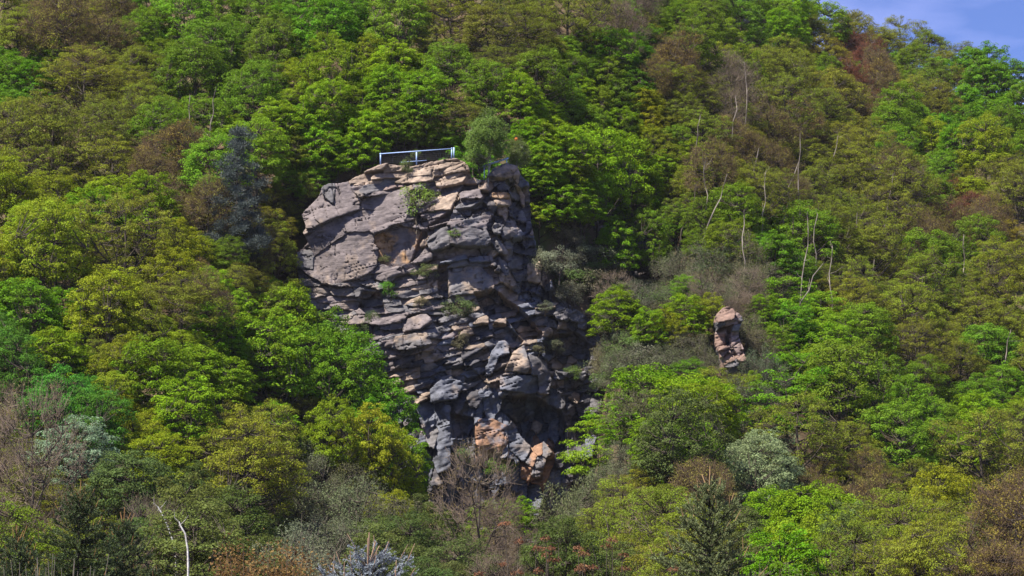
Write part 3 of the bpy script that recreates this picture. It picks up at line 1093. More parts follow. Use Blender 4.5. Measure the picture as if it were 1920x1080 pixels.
    if vs:
        crown = mesh_quads(name + '_crown', np.concatenate(vs), np.concatenate(qs), leaf_mat, False, var=np.concatenate(vr))
    else:
        crown = None
    twig_me = twb.mesh(name + '_twigs', M_TWIG) if twigs else None
    return trunk_me, crown, twig_me


FORMS = {}
FORMS['maple'] = [make_tree('maple', 100 + i, 10.5, 3.9, 1.3, 235, 0.60, 0.42, 82, 0.190, 0.78, up=0.8, spread=0.6, drape=0.5, lob=0.34) for i in range(4)]
FORMS['round'] = [make_tree('round', 200 + i, 10.0, 3.6, 0.9, 250, 0.52, 0.60, 80, 0.165, 0.66, up=0.6, spread=0.5, lob=0.32) for i in range(4)]
FORMS['oak'] = [make_tree('oak', 300 + i, 11.0, 4.0, 1.9, 235, 0.54, 0.52, 72, 0.15, 0.6, up=0.55, spread=0.45, twigs=6, twig_len=0.7, trunk_r=0.19, lob=0.35) for i in range(3)]
FORMS['bud'] = [make_tree('bud', 400 + i, 10.5, 3.5, 1.5, 200, 0.54, 0.62, 38, 0.13, 0.6, up=0.45, spread=0.3, twigs=16, twig_len=0.85, trunk_r=0.17, lob=0.3) for i in range(3)]
FORMS['bare'] = [make_tree('bare', 500 + i, 9.0, 3.0, 1.0, 90, 0.7, 0.9, 34, 0.12, 0.5, twigs=20, twig_len=0.95, twig_r=0.013, trunk_r=0.13, lob=0.3) for i in range(2)]
FORMS['willow'] = [make_tree('willow', 600 + i, 4.2, 2.3, 0.2, 70, 0.62, 0.85, 125, 0.11, 0.42, up=0.25, spread=0.3, twigs=8, twig_len=0.6, trunk_r=0.05, stems=5, lowcut=-0.8, lob=0.3) for i in range(3)]
FORMS['layer'] = [make_tree('layer', 700 + i, 8.0, 3.2, 0.8, 60, 0.95, 0.20, 120, 0.20, 0.7, up=0.9, spread=0.6, drape=0.35, lob=0.36, trunk_r=0.10) for i in range(2)]
FORMS['birch'] = [make_tree('birch', 800, 6.2, 1.9, 0.7, 130, 0.5, 0.9, 200, 0.13, 0.6, up=0.3, spread=0.2, twigs=2, twig_len=0.6, twig_r=0.008, trunk_r=0.034, stems=3, bark=M_BIRCH, hang=0.6)]
FORMS['bush'] = [make_tree('bush', 900 + i, 2.2, 1.3, 0.1, 40, 0.42, 0.8, 85, 0.10, 0.6, up=0.5, spread=0.4, twigs=3, twig_len=0.4, twig_r=0.01, trunk_r=0.03, stems=4, lowcut=-0.7) for i in range(2)]
FORMS['columnar'] = [make_tree('columnar', 950, 9.0, 1.9, 0.8, 85, 0.62, 0.7, 120, 0.16, 0.6, up=0.5, spread=0.4, trunk_r=0.10, lob=0.2)]
print('forms', time.time() - T0)


def make_pine(seed):
    rng = np.random.default_rng(seed)
    tb = Tubes()
    Ht = 12.0
    z = np.linspace(-0.6, Ht, 10)
    p = np.stack([rng.normal(size=10) * 0.05, rng.normal(size=10) * 0.05, z], 1)
    tb.add(p, 0.17 * (1.08 - z / Ht), 7)
    vs, qs, vr, n0 = [], [], [], 0
    for k in range(46):
        t = k / 45.0
        zz = 2.0 + (Ht - 2.2) * t
        L = (1 - t) ** 0.75 * 3.4 * rng.uniform(0.55, 1.1) + 0.25
        a = k * 2.4 + rng.normal() * 0.3
        d = np.array([math.cos(a), math.sin(a), 0.12 + 0.5 * t])
        e = np.array([0, 0, zz]) + d * L
        s = np.linspace(0, 1, 4)[:, None]
        bp = np.array([0, 0, zz]) + d * L * s - np.array([0, 0, 0.25]) * np.sin(s * 3.14) * L * 0.4
        tb.add(bp, 0.05 * (1 - 0.8 * s[:, 0]), 4)
        for m in range(max(2, int(L * 2.2))):
            f = rng.uniform(0.35, 1.0)
            c = np.array([0, 0, zz]) + d * L * f + rng.normal(size=3) * np.array([0.35, 0.35, 0.12])
            n = 170
            o = rng.normal(size=(n, 3)) * np.array([0.24, 0.24, 0.15])
            td = unit(o + np.array([0, 0, 0.25]))
            nr = unit(np.cross(td, rng.normal(size=(n, 3))))
            v, q = leaf_quads(c + o, nr, 0.20, 0.05, rng, td)
            vs.append(v)
            qs.append(q + n0)
            n0 += len(v)
            vr.append(np.clip(rng.normal(0.5, 0.12) + rng.normal(size=n) * 0.15, 0, 1))
    return tb.mesh('pine_trunk', M_BARK), mesh_quads('pine_crown', np.concatenate(vs), np.concatenate(qs), M_NEEDLE, False, var=np.concatenate(vr)), None


FORMS['pine'] = [make_pine(5)]


def make_spruce(seed, Ht, slope, dens, shoot_len, needle, nper, visible_from=0.0, tips=True):
    """dense spruce with bottle-brush shoots; returns trunk, needles, brown leader shoots"""
    rng = np.random.default_rng(seed)
    tb, lead = Tubes(), Tubes()
    z = np.linspace(-0.4, Ht, 9)
    tb.add(np.stack([rng.normal(size=9) * 0.01, rng.normal(size=9) * 0.01, z], 1), 0.03 * Ht / 3 * (1.03 - z / Ht) + 0.006, 6)
    A, B = [], []
    zz = Ht - shoot_len * 1.1
    while zz > 0.25:
        dpt = Ht - zz
        low = zz < visible_from
        L0 = slope * dpt + shoot_len * 0.5
        nb_ = 6 if not low else 5
        a0 = rng.uniform(0, 6.28)
        for k in range(nb_):
            a = a0 + k * 6.283 / nb_ + rng.normal() * 0.2
            L = L0 * rng.uniform(0.7, 1.15)
            el = np.clip(0.95 - dpt * 0.42, -0.15, 0.95) + rng.normal() * 0.12
            base = np.array([0, 0, zz + rng.normal() * 0.06])
            npt = 6
            s = np.linspace(0, 1, npt)
            hd = np.array([math.cos(a), math.sin(a)])
            zc_ = np.sin(el) * s * L + 0.16 * L * s * s
            pts = base + np.stack([hd[0] * s * L * math.cos(el), hd[1] * s * L * math.cos(el), zc_], 1)
            tb.add(pts, 0.012 * (1.2 - s) + 0.003, 4)
            # shoots: along the branch on both sides, plus the tip
            ns = max(2, int(L / shoot_len * dens * (0.55 if low else 1.0)))
            side = np.array([-hd[1], hd[0], 0])
            fwd = unit(np.array([hd[0], hd[1], 0.35]))
            for m in range(ns):
                f = (m + rng.uniform(0.2, 0.9)) / ns
                p0 = base + (pts[-1] - base) * f
                p0[2] = base[2] + np.interp(f, s, zc_)
                sg = 1 if m % 2 else -1
                dr = unit(fwd * rng.uniform(0.3, 0.9) + side * sg * rng.uniform(0.3, 0.9) + np.array([0, 0, rng.uniform(0.0, 0.55)]))
                ln = shoot_len * rng.uniform(0.55, 1.1)
                A.append(p0)
                B.append(p0 + dr * ln)
                if not low and rng.random() < 0.6:
                    dr2 = unit(dr + rng.normal(size=3) * 0.6)
                    A.append(p0 + dr * ln * 0.4)
                    B.append(p0 + dr * ln * 0.4 + dr2 * ln * 0.75)
            A.append(pts[-2])
            B.append(pts[-1] + unit(pts[-1] - pts[-2]) * shoot_len * 0.5)
            if tips and not low and rng.random() < 0.55:
                up_ = unit(np.array([hd[0] * 0.35, hd[1] * 0.35, 1.0]) + rng.normal(size=3) * 0.2)
                ln = shoot_len * rng.uniform(0.6, 1.3)
                lead.add([pts[-1], pts[-1] + up_ * ln], [0.032 * shoot_len, 0.02 * shoot_len], 4)
        zz -= shoot_len * rng.uniform(0.62, 0.85) * (1.0 if not low else 1.5)
    # leaders at the very top
    top = np.array([0, 0, Ht - shoot_len])
    for k in range(4 if tips else 1):
        dr = unit(np.array([rng.normal() * 0.28, rng.normal() * 0.28, 1.0])) if k else np.array([0.03, 0, 1.0])
        ln = shoot_len * (2.3 if k == 0 else rng.uniform(1.2, 2.0))
        lead.add([top, top + dr * ln * 0.5, top + dr * ln], [0.060 * shoot_len, 0.050 * shoot_len, 0.038 * shoot_len], 5)
        A.append(top)
        B.append(top + dr * ln * 0.55)
    A, B = np.array(A), np.array(B)
    n = len(A)
    t = np.tile(np.linspace(0.02, 1.0, nper), (n, 1)) + rng.uniform(-0.02, 0.02, (n, nper))
    axd = B - A
    Ls = np.linalg.norm(axd, axis=1)
    axd = axd / Ls[:, None]
    pos = (A[:, None, :] + (B - A)[:, None, :] * t[..., None]).reshape(-1, 3)
    ad = np.repeat(axd, nper, 0)
    rad = unit(np.cross(ad, rng.normal(size=ad.shape)))
    rad = unit(rad + np.array([0, 0, 0.25]))
    nd = unit(ad * 0.75 + rad)
    nn = unit(np.cross(nd, rng.normal(size=nd.shape)))
    nl_ = needle * rng.uniform(0.7, 1.2, len(pos)) * np.where(t.ravel() > 0.9, 0.7, 1.0)
    v, q = leaf_quads(pos + nd * nl_[:, None] * 0.5, nn, nl_, needle * 0.40, rng, nd)
    var = np.clip(np.repeat(rng.normal(0.45, 0.14, n), nper) + rng.normal(size=len(pos)) * 0.13, 0, 1)
    return tb.mesh('spruce_trunk', M_BARK), mesh_quads('spruce_needles', v, q, M_NEEDLE, False, var=var), lead.mesh('leader_shoots', M_TWIG)


# ------------------------------------------------------------------ which tree grows where
# kind: (form, colour, group word, label adjective)
KIND = {
    'bright': ('maple', (0.175, 0.290, 0.011), 'bright green'),
    'green':  ('maple', (0.115, 0.240, 0.012), 'deep green'),
    'mid':    ('round', (0.148, 0.245, 0.016), 'mid-green'),
    'lime':   ('round', (0.222, 0.272, 0.014), 'yellow-green'),
    'olive':  ('oak', (0.188, 0.222, 0.020), 'olive'),
    'brown':  ('bud', (0.205, 0.182, 0.036), 'brownish budding'),
    'blue':   ('round', (0.085, 0.215, 0.024), 'blue-green'),
    'grey':   ('willow', (0.135, 0.150, 0.075), 'grey-green'),
    'pale':   ('round', (0.240, 0.280, 0.140), 'pale whitish-green'),
    'bare':   ('bare', (0.17, 0.145, 0.06), 'nearly leafless brown'),
    'layer':  ('layer', (0.172, 0.295, 0.012), 'bright tiered'),
    'dull':   ('round', (0.105, 0.140, 0.034), 'dull green'),
    'red':    ('bud', (0.170, 0.060, 0.030), 'reddish-brown'),
}
TWIGCOL = {'olive': (0.115, 0.088, 0.050), 'brown': (0.13, 0.088, 0.055), 'bare': (0.185, 0.140, 0.108), 'grey': (0.15, 0.13, 0.10), 'red': (0.14, 0.06, 0.04)}
BLOBS = """30 130 green;110 50 brown;60 40 olive;250 120 olive;170 190 olive;330 60 mid;420 60 mid;480 130 mid;600 60 green;690 30 green;560 150 lime;640 110 lime;480 230 bright
380 200 mid;230 230 olive;100 300 olive;60 350 lime;120 400 lime;300 300 brown;260 270 olive;400 280 mid;620 220 bright;700 220 bright;660 280 bright;820 60 olive;900 30 olive;960 90 olive;750 120 bright
740 60 mid;860 150 mid;880 220 olive;800 200 bright;830 250 mid;1020 230 bright;1080 290 bright;1150 300 bright;1120 200 mid;1060 150 mid;1190 240 lime;1230 310 lime;1230 380 bright;1170 90 green;1100 30 olive;1030 50 olive
1250 100 brown;1200 40 bare;1290 60 mid;1340 100 lime;1310 160 olive;1390 170 bare;1420 60 mid;1460 110 olive;1440 20 mid;330 370 brown;540 400 olive;530 330 mid;400 500 brown;460 500 olive;500 460 olive;250 430 bright;180 400 bright
130 440 bright;40 440 lime;150 520 olive;90 520 lime;330 500 lime;240 500 olive;40 570 green;30 640 blue;60 720 blue;110 770 blue;140 600 bright;240 590 lime;320 600 olive;300 640 lime;420 570 bright;380 540 bright;470 600 bright
560 620 green;650 640 green;720 700 green;610 690 green;300 700 bright;220 690 olive;420 680 bright;500 700 bright;380 760 bright;480 800 olive;420 850 olive;560 790 olive;250 790 lime;300 840 lime;200 840 mid;680 800 lime;760 850 lime;640 870 lime;720 900 lime;700 740 green;640 740 green;560 730 green;520 740 bright;600 760 mid
60 850 bare;100 900 bare;30 930 olive;150 900 olive;180 870 pale;220 890 mid;600 900 grey;530 930 mid;660 960 grey;750 950 blue;800 930 blue;480 930 olive;430 960 mid;320 950 bare;280 930 mid;380 1000 mid;450 1020 mid;700 1010 mid;780 1010 mid;620 1020 grey
900 980 bare;870 1010 mid;950 1000 bare;1050 950 grey;1000 950 mid;1120 980 grey;1080 1020 mid;900 880 mid;960 900 bright;850 920 mid;1080 860 grey;1130 900 grey;1100 760 layer;1130 800 layer;1220 740 bright;1280 790 bright;1180 820 bright;1240 850 mid
1200 560 bright;1290 600 lime;1250 590 mid;1120 500 grey;1090 450 grey;1190 650 bare;1230 640 grey;1150 660 grey;1330 520 grey;1380 510 grey;1280 530 grey;1430 610 bare;1410 650 grey;1440 710 olive;1480 690 olive;1420 830 pale;1400 780 pale;1440 870 pale
1560 880 brown;1520 900 brown;1600 860 olive;1480 960 bright;1530 990 bright;1500 1040 bright;1450 1010 mid;1640 950 brown;1680 930 olive;1740 990 lime;1760 930 lime;1720 1050 olive;1660 1030 olive;1600 1020 dull;1680 880 blue;1650 860 mid;1800 860 bare;1840 900 olive;1850 980 bare;1890 1020 brown;1800 1000 mid
1240 930 brown;1200 960 olive;1180 920 olive;1350 740 olive;1380 760 olive;1310 690 brown;1500 700 green;1560 680 mid;1600 720 mid;1540 760 layer;1700 720 mid;1660 760 green;1760 760 mid;1850 700 mid;1890 760 bright;1820 800 bright;1700 660 olive;1560 800 olive;1620 810 mid
1500 560 layer;1540 620 bright;1440 470 green;1500 470 mid;1400 440 mid;1480 620 green;1650 600 mid;1600 560 olive;1720 580 olive;1800 580 olive;1880 620 olive;1450 300 brown;1400 330 olive;1350 280 brown;1640 300 brown;1600 330 olive;1520 320 olive;1560 400 olive;1650 420 olive
1780 380 red;1740 430 brown;1800 420 brown;1600 230 olive;1540 200 olive;1680 260 mid;1650 240 bright;1500 80 mid;1480 40 bright;1560 60 olive;1560 120 mid;1620 110 red;1660 150 brown;1640 180 brown;1700 170 olive;1760 200 olive;1800 230 green;1850 120 green;1790 90 olive;1880 180 green;1720 90 mid
1660 60 olive;1620 30 olive;1880 400 olive;1840 480 mid;1900 500 olive;1880 300 mid;1820 300 lime;1740 260 lime;1740 310 mid;1850 350 olive;1700 490 olive;1780 480 mid;1320 410 mid;1290 380 olive;1350 350 olive;1390 390 mid;1300 250 olive;1310 320 brown;1450 200 olive;1420 250 olive;1500 250 brown""".replace('\n', ';')
BL = [b.split() for b in BLOBS.split(';')]
BX = np.array([float(b[0]) for b in BL])
BY = np.array([float(b[1]) for b in BL])
BK = [b[2] for b in BL]

# areas of the photo that nothing nearer may cover: (polygon, distance)
KEEP = [
    (P(392, 440, 400, 330, 432, 250, 456, 245, 490, 330, 500, 440), 229.5),
    (P(553, 470, 560, 390, 600, 340, 690, 312, 704, 272, 870, 262, 880, 195, 975, 195, 980, 330, 1000, 350, 1010, 470, 1060, 560, 1130, 620, 1140, 655, 1080, 710,
       1050, 725, 1066, 780, 1062, 840, 1035, 885, 1000, 895, 960, 868, 880, 880, 840, 905, 822, 885, 805, 800, 790, 720, 760, 668, 700, 652, 640, 608, 560, 545), 232.0),
    (P(1030, 470, 1120, 440, 1250, 440, 1262, 520, 1200, 545, 1150, 490, 1060, 520), 260.0),
    (P(1340, 585, 1370, 572, 1392, 590, 1390, 630, 1400, 700, 1372, 712, 1350, 670), OUT_Y - 0.6),
]
rng = np.random.default_rng(77)
trees = []        # dict(x, y, z, kind, form index, scale, rot, px, py, w, h)


def crown_box(x, y, z, ht, r, zlow):
    cx, cyy = project(x, y, z + (ht + zlow) / 2)
    k = FOC / y
    return cx, cyy, r * k, (ht - zlow) / 2 * k


DIM = {'maple': (10.5, 3.9, 1.3), 'round': (10, 3.6, 0.9), 'oak': (11, 4.0, 1.9), 'bud': (10.5, 3.5, 1.5), 'bare': (9, 3, 1.5), 'willow': (4.2, 2.3, .2),
       'layer': (8, 3.2, .8), 'birch': (6.2, 1.7, 1.0), 'bush': (2.2, 1.3, .1), 'columnar': (9, 1.9, .8), 'pine': (12, 3.2, 2.0)}


def blocked(cx, cyy, w, h, y, tol=0.025):
    a = np.linspace(0, 2 * math.pi, 24, endpoint=False)
    ex = np.concatenate([cx + w * 1.08 * np.cos(a), cx + w * 0.5 * np.cos(a), [cx]])
    ey = np.concatenate([cyy + h * 1.05 * np.sin(a), cyy + h * 0.5 * np.sin(a), [cyy]])
    for poly, Yk in KEEP:
        if y < Yk and inside(poly, ex, ey).mean() > tol:
            return True
    return False


cells = {}


def near_ok(x, y, dmin):
    i, j = int(x // 6), int(y // 6)
    for a in range(i - 2, i + 3):
        for b in range(j - 2, j + 3):
            for (xx, yy, d) in cells.get((a, b), ()):
                if (xx - x) ** 2 + (yy - y) ** 2 < (0.5 * (d + dmin)) ** 2:
                    return False
    return True


def put(x, y, kind, s, dmin, sz=1.0, form=None, force=False, col=None):
    z = float(ground_z(x, y)) - 0.15
    f = form or KIND[kind][0]
    Ht, R, zl = DIM[f]
    cx, cyy, w, h = crown_box(x, y, z, Ht * s * sz, R * s, zl * s * sz)
    if not force and blocked(cx, cyy, w, h, y):
        return False
    # leave the sun free to reach the small outcrop
    ox, oy = x - OUT_X, y - OUT_Y
    along = -(ox * 0.79 + oy * 0.61)
    if -1.0 < along < 11 and abs(-ox * 0.61 + oy * 0.79) < 3.2 and Ht * s * sz > 1.2 + 0.9 * max(0, along - 2):
        return False
    trees.append(dict(x=x, y=y, z=z, kind=kind, form=f, s=s, sz=sz, px=cx, py=cyy, w=w, h=h, hero=force, col=col))
    cells.setdefault((int(x // 6), int(y // 6)), []).append((x, y, dmin))
    return True


# hand-set trees: crown centre in the photo, distance, kind, scale
for (px, py, Y, kind, s, sz) in [
        (545, 645, 226, 'bright', 0.80, 0.9), (600, 662, 226, 'green', 0.80, 0.9), (658, 697, 225, 'green', 0.78, 0.9), (716, 735, 224, 'green', 0.74, 0.85), (755, 790, 222, 'green', 0.6, 0.8), (505, 600, 228, 'olive', 0.7, 0.8), (575, 640, 222, 'green', 0.7, 0.9), (635, 670, 221, 'green', 0.7, 0.9), (695, 715, 220, 'green', 0.62, 0.9),
        (1060, 300, 251, 'bright', 0.8, 0.9), (1120, 335, 256, 'bright', 0.85, 0.9), (1185, 345, 262, 'bright', 0.85, 0.9), (1240, 380, 266, 'lime', 0.8, 0.9), (1080, 378, 247, 'bright', 0.6, 0.9), (1150, 400, 252, 'bright', 0.58, 0.9), (1222, 425, 256, 'mid', 0.6, 0.9),
        (520, 505, 231, 'olive', 0.5, 0.7), (475, 480, 232, 'brown', 0.55, 0.7), (540, 430, 237, 'olive', 0.55, 0.8), (515, 385, 238, 'olive', 0.6, 0.8), (535, 545, 229, 'grey', 0.8, 1.0), (1265, 520, 252, 'grey', 0.9, 1.0), (1300, 500, 256, 'grey', 1.0, 1.0),
        (690, 872, 214, 'lime', 0.80, 0.95), (745, 875, 217, 'lime', 0.66, 0.9), (615, 850, 212, 'lime', 0.66, 0.9),
        (480, 830, 206, 'olive', 0.9, 0.9), (1230, 780, 222, 'bright', 1.0, 1.0), (1120, 790, 228, 'layer', 0.75, 0.9), (1098, 800, 226, 'layer', 0.55, 0.8), (1105, 720, 231, 'layer', 0.45, 0.7), (1086, 775, 228, 'layer', 0.6, 0.8), (1082, 860, 226, 'mid', 0.5, 0.7), (1108, 850, 224, 'layer', 0.6, 0.8),
        (1436, 640, OUT_Y - 1.0, 'grey', 0.8, 1.0), (1322, 650, OUT_Y - 1.5, 'grey', 0.6, 1.0), (1410, 735, OUT_Y - 4.0, 'mid', 0.35, 0.8), (1345, 745, OUT_Y - 4.0, 'olive', 0.35, 0.7),
        (1420, 850, 226, 'pale', 0.85, 1.0), (1200, 575, 247, 'bright', 0.62, 0.8), (1290, 600, 247, 'lime', 0.62, 0.8),
        (1500, 1000, 190, 'bright', 0.72, 1.0), (1745, 1000, 195, 'lime', 0.55, 1.3), (900, 1000, 190, 'bare', 0.9, 1.0),
        (60, 900, 178, 'bare', 0.95, 1.1), (290, 985, 172, 'bare', 0.75, 0.9), (920, 905, 224, 'mid', 0.55, 0.6),
        (1080, 895, 224, 'grey', 1.3, 1.1)]:
    X, _, Z = at(px, py, Y)
    f = KIND[kind][0]
    Ht, R, zl = DIM[f]
    x, z = float(X), float(Z) - (Ht + zl) / 2 * s * sz
    g = float(ground_z(x, Y)) - 0.2
    if z > g:                                       # stretch the trunk down to the ground by raising the height a little
        sz2 = (float(Z) - g) / ((Ht + zl) / 2 * s)
        sz = min(sz * 1.6, sz2)
        z = g
    cx, cyy, w, h = crown_box(x, Y, z, Ht * s * sz, R * s, zl * s * sz)
    trees.append(dict(x=x, y=Y, z=z, kind=kind, form=f, s=s, sz=sz, px=cx, py=cyy, w=w, h=h, hero=True, col=None))
    cells.setdefault((int(x // 6), int(Y // 6)), []).append((x, Y, 4.5))

# fill the hillside
for k in range(60000):
    y = 148 + (425 - 148) * rng.random()
    hw = 0.205 * y
    x = rng.uniform(-hw, hw)
    z = float(ground_z(x, y))
    px, py = project(x, y, z + 5.5)
    if py < -90 or py > 1150 or px < -60 or px > 1980:
        continue
    # keep the rocks themselves clear
    if -21.5 < x < 8 and 229 < y < 246:
        continue
    gx_, gpy = project(x, y, z + 3)
    scrub = (1030 < gx_ < 1480) and (440 < gpy < 720) and inside(P(1030, 440, 1130, 440, 1270, 560, 1260, 500, 1440, 480, 1480, 640, 1440, 700, 1250, 720, 1080, 740, 1100, 640), np.array([gx_]), np.array([gpy]))[0]
    bottom = gpy > 900 and 480 < gx_ < 1250
    jx, jy = px + rng.normal() * 16, py + rng.normal() * 14
    kind = BK[int(np.argmin((BX - jx) ** 2 + ((BY - jy) * 1.15) ** 2))]
    if kind in ('mid', 'blue') and py > 865 and px > 170:
        kind = 'dull'
    if kind == 'grey' and y > 247 and 0 < x and px < 1265 and py < 470:
        kind, scrub = 'bright', False
    if scrub and kind not in ('bright', 'lime', 'olive'):
        kind = ['grey', 'bare', 'bright', 'mid'][int(np.searchsorted([0.42, 0.58, 0.85], rng.random()))]
    if kind == 'grey':
        s = rng.uniform(0.85, 1.5) if not scrub else rng.uniform(0.6, 1.0)
        dmin = 3.1
    elif scrub:
        s, dmin = rng.uniform(0.4, 0.6), 3.4
    elif bottom:
        s, dmin = rng.uniform(0.5, 0.8), 4.2
    else:
        s = rng.uniform(0.62, 1.0) * (0.85 if z > 74 and x > 40 else 1.0)
        dmin = 4.7 * (s / 0.80) ** 0.7
        if 0 < kind.count('b') and kind in ('bare', 'brown'):
            dmin *= 0.92
    if not near_ok(x, y, dmin):
        continue
    put(x, y, kind, s, dmin, rng.uniform(0.85, 1.15))
print('placed', len(trees), time.time() - T0)

# drop what nothing in the picture shows
trees.sort(key=lambda t: t['y'])
GRID = 6
cov = np.zeros((1080 // GRID, 1920 // GRID), bool)
gyv, gxv = np.mgrid[0:1080 // GRID, 0:1920 // GRID]
gxv, gyv = (gxv + 0.5) * GRID, (gyv + 0.5) * GRID
crag_done = False
kept = []
for t in trees:
    if not crag_done and t['y'] > 238:
        cov |= inside(crag_outline, gxv, gyv)
        crag_done = True
    e = ((gxv - t['px']) / (t['w'] * 0.9)) ** 2 + ((gyv - t['py']) / (t['h'] * 0.9)) ** 2 < 1
    tot = max(1, e.sum())
    vis = (e & ~cov).sum()
    t['vis'] = vis / max(1.0, math.pi * t['w'] * t['h'] * 0.81 / GRID ** 2)
    if vis < 6 or (t['vis'] < 0.05 and not t['hero']):
        continue
    m = e & ~cov
    t['vx'], t['vy'] = float(gxv[m].mean()), float(gyv[m].mean())
    if t['form'] not in ('bare', 'bud'):
        cov |= ((gxv - t['px']) / (t['w'] * 0.8)) ** 2 + ((gyv - t['py']) / (t['h'] * 0.8)) ** 2 < 1
    kept.append(t)
trees = kept
print('kept', len(trees))
# young trees and bushes where the floor would still show
for poly, Yk in KEEP:
    cov |= inside(poly, gxv, gyv)
tries = 0
while tries < 4200:
    free = np.argwhere(~cov)
    if len(free) < 60:
        break
    i, j = free[rng.integers(len(free))]
    tries += 1
    px, py = gxv[i, j], gyv[i, j]
    kind = BK[int(np.argmin((BX - px - rng.normal() * 20) ** 2 + ((BY - py - rng.normal() * 18) * 1.15) ** 2))]
    if kind in ('bare', 'brown') and rng.random() < 0.6:
        kind = 'olive' if rng.random() < 0.5 else 'mid'
    if kind in ('mid', 'blue') and py > 865 and px > 170:
        kind = 'dull'
    f = KIND[kind][0]
    Ht, R, zl = DIM[f]
    s = rng.uniform(0.40, 0.62) if f != 'willow' else rng.uniform(0.7, 1.2)
    Y = ray_ground(px, py, (Ht * 0.55 + zl * 0.45) * s, 140, 440)
    if Y is None:
        cov[i, j] = True
        continue
    x = float(at(px, py, Y)[0])
    if Y > 246 and 1000 < px < 1270 and 425 < py < 640:
        cov[i, j] = True
        continue
    if kind == 'grey' and Y > 246 and 980 < px < 1265 and py < 470:
        kind = 'bright'
        s = rng.uniform(0.45, 0.65)
    if not put(x, float(Y), kind, s, 0.1, rng.uniform(0.85, 1.1)) :
        cov[i, j] = True
        continue
    t = trees[-1]
    t['vx'], t['vy'] = float(px), float(py)
    cov |= ((gxv - t['px']) / (t['w'] * 0.72)) ** 2 + ((gyv - t['py']) / (t['h'] * 0.75)) ** 2 < 1
print('with young trees', len(trees), tries)

ORD = None
_T = ['twent', 'thirt', 'fort', 'fift', 'sixt', 'sevent', 'eight', 'ninet']
ORD = ['first', 'second', 'third', 'fourth', 'fifth', 'sixth', 'seventh', 'eighth', 'ninth', 'tenth', 'eleventh', 'twelfth', 'thirteenth', 'fourteenth', 'fifteenth', 'sixteenth', 'seventeenth', 'eighteenth', 'nineteenth']
for _t in _T:
    ORD += [_t + 'ieth'] + [_t + 'y-' + o for o in ORD[:9]]


def where(px, py):
    if py < 100:
        row = 'along the top edge'
    elif py < 260:
        row = 'high on the slope'
    elif py < 440:
        row = 'level with the crag top'
    elif py < 620:
        row = 'level with mid crag'
    elif py < 800:
        row = 'level with the crag foot'
    elif py < 950:
        row = 'low on the slope'
    else:
        row = 'along the bottom edge'
    if px < 180:
        c = 'at far left'
    elif px < 380:
        c = 'left'
    elif px < 600:
        c = 'near left of crag'
    elif px < 1010:
        c = 'above the crag' if py < 320 else 'below the crag'
    elif px < 1240:
        c = 'just right of crag'
    elif px < 1440:
        c = 'right of crag'
    elif px < 1640:
        c = 'on right slope'
    elif px < 1800:
        c = 'well right'
    else:
        c = 'at far right'
    return row, c


NOUN = {'maple': 'maple-like tree', 'round': 'tree', 'oak': 'oak', 'bud': 'tree', 'bare': 'tree', 'willow': 'bush', 'layer': 'tree'}
groups = {}
for t in trees:
    row, c = where(t['vx'], t['vy'])
    t['lab'] = f"{KIND[t['kind']][2]} {NOUN[t['form']]} {c}, {row}"
    groups.setdefault(t['lab'], []).append(t)
for lab, ts in groups.items():
    if len(ts) > 14:
        print('BIG', lab, len(ts))
    if len(ts) > 1:
        ts.sort(key=lambda t: t['vx'])
        for i, t in enumerate(ts):
            if i == len(ts) - 1:
                o = 'rightmost there'
            elif i == 0:
                o = 'leftmost there'
            else:
                o = ORD[i] + ' from left'
            t['label'] = lab + ', ' + o
    else:
        ts[0]['label'] = lab

OBJ_NAME = {'maple': 'maple_tree', 'round': 'broadleaf_tree', 'oak': 'oak_tree', 'bud': 'budding_tree', 'bare': 'bare_tree', 'willow': 'willow_bush', 'layer': 'hornbeam_tree'}
tr = np.random.default_rng(3)


def grow(form, idx, name, label, cat, loc, rz, sc, col, group=None, twigcol=(0.12, 0.09, 0.06)):
    tm, cm, wm = FORMS[form][idx % len(FORMS[form])]
    o = thing(name, label, cat, loc, rz, sc, group)
    link('trunk', tm, o)
    if cm is not None:
        c = link('crown', cm, o, col)
        if wm is not None:
            link('twigs', wm, c, twigcol)['kind'] = 'stuff'
    elif wm is not None:
        link('crown', wm, o, twigcol)
    return o


for i, t in enumerate(trees):
    k = t['kind']
    c = np.array(t['col'] or KIND[k][1])
    c = c * tr.uniform(0.84, 1.16) * (1 + tr.normal(size=3) * np.array([0.08, 0.05, 0.10]))
    c = np.clip(c, 0.004, 0.5)
    cat = 'bush' if t['form'] == 'willow' else 'tree'
    tc_ = np.array(TWIGCOL.get(k, (0.12, 0.09, 0.06))) * tr.uniform(0.8, 1.2)
    grow(t['form'], int(tr.integers(8)), OBJ_NAME[t['form']], t['label'], cat, (t['x'], t['y'], t['z']), tr.uniform(0, 6.28),
         (t['s'], t['s'], t['s'] * t['sz']), c, KIND[k][2] + (' bushes' if cat == 'bush' else ' trees') + ' on the hillside', tuple(tc_))
print('trees', time.time() - T0)


# ------------------------------------------------------------------ special plants
def place_on_pixel(px, py_base, Y):
    x, _, z = at(px, py_base, Y)
    return float(x), Y, float(z)


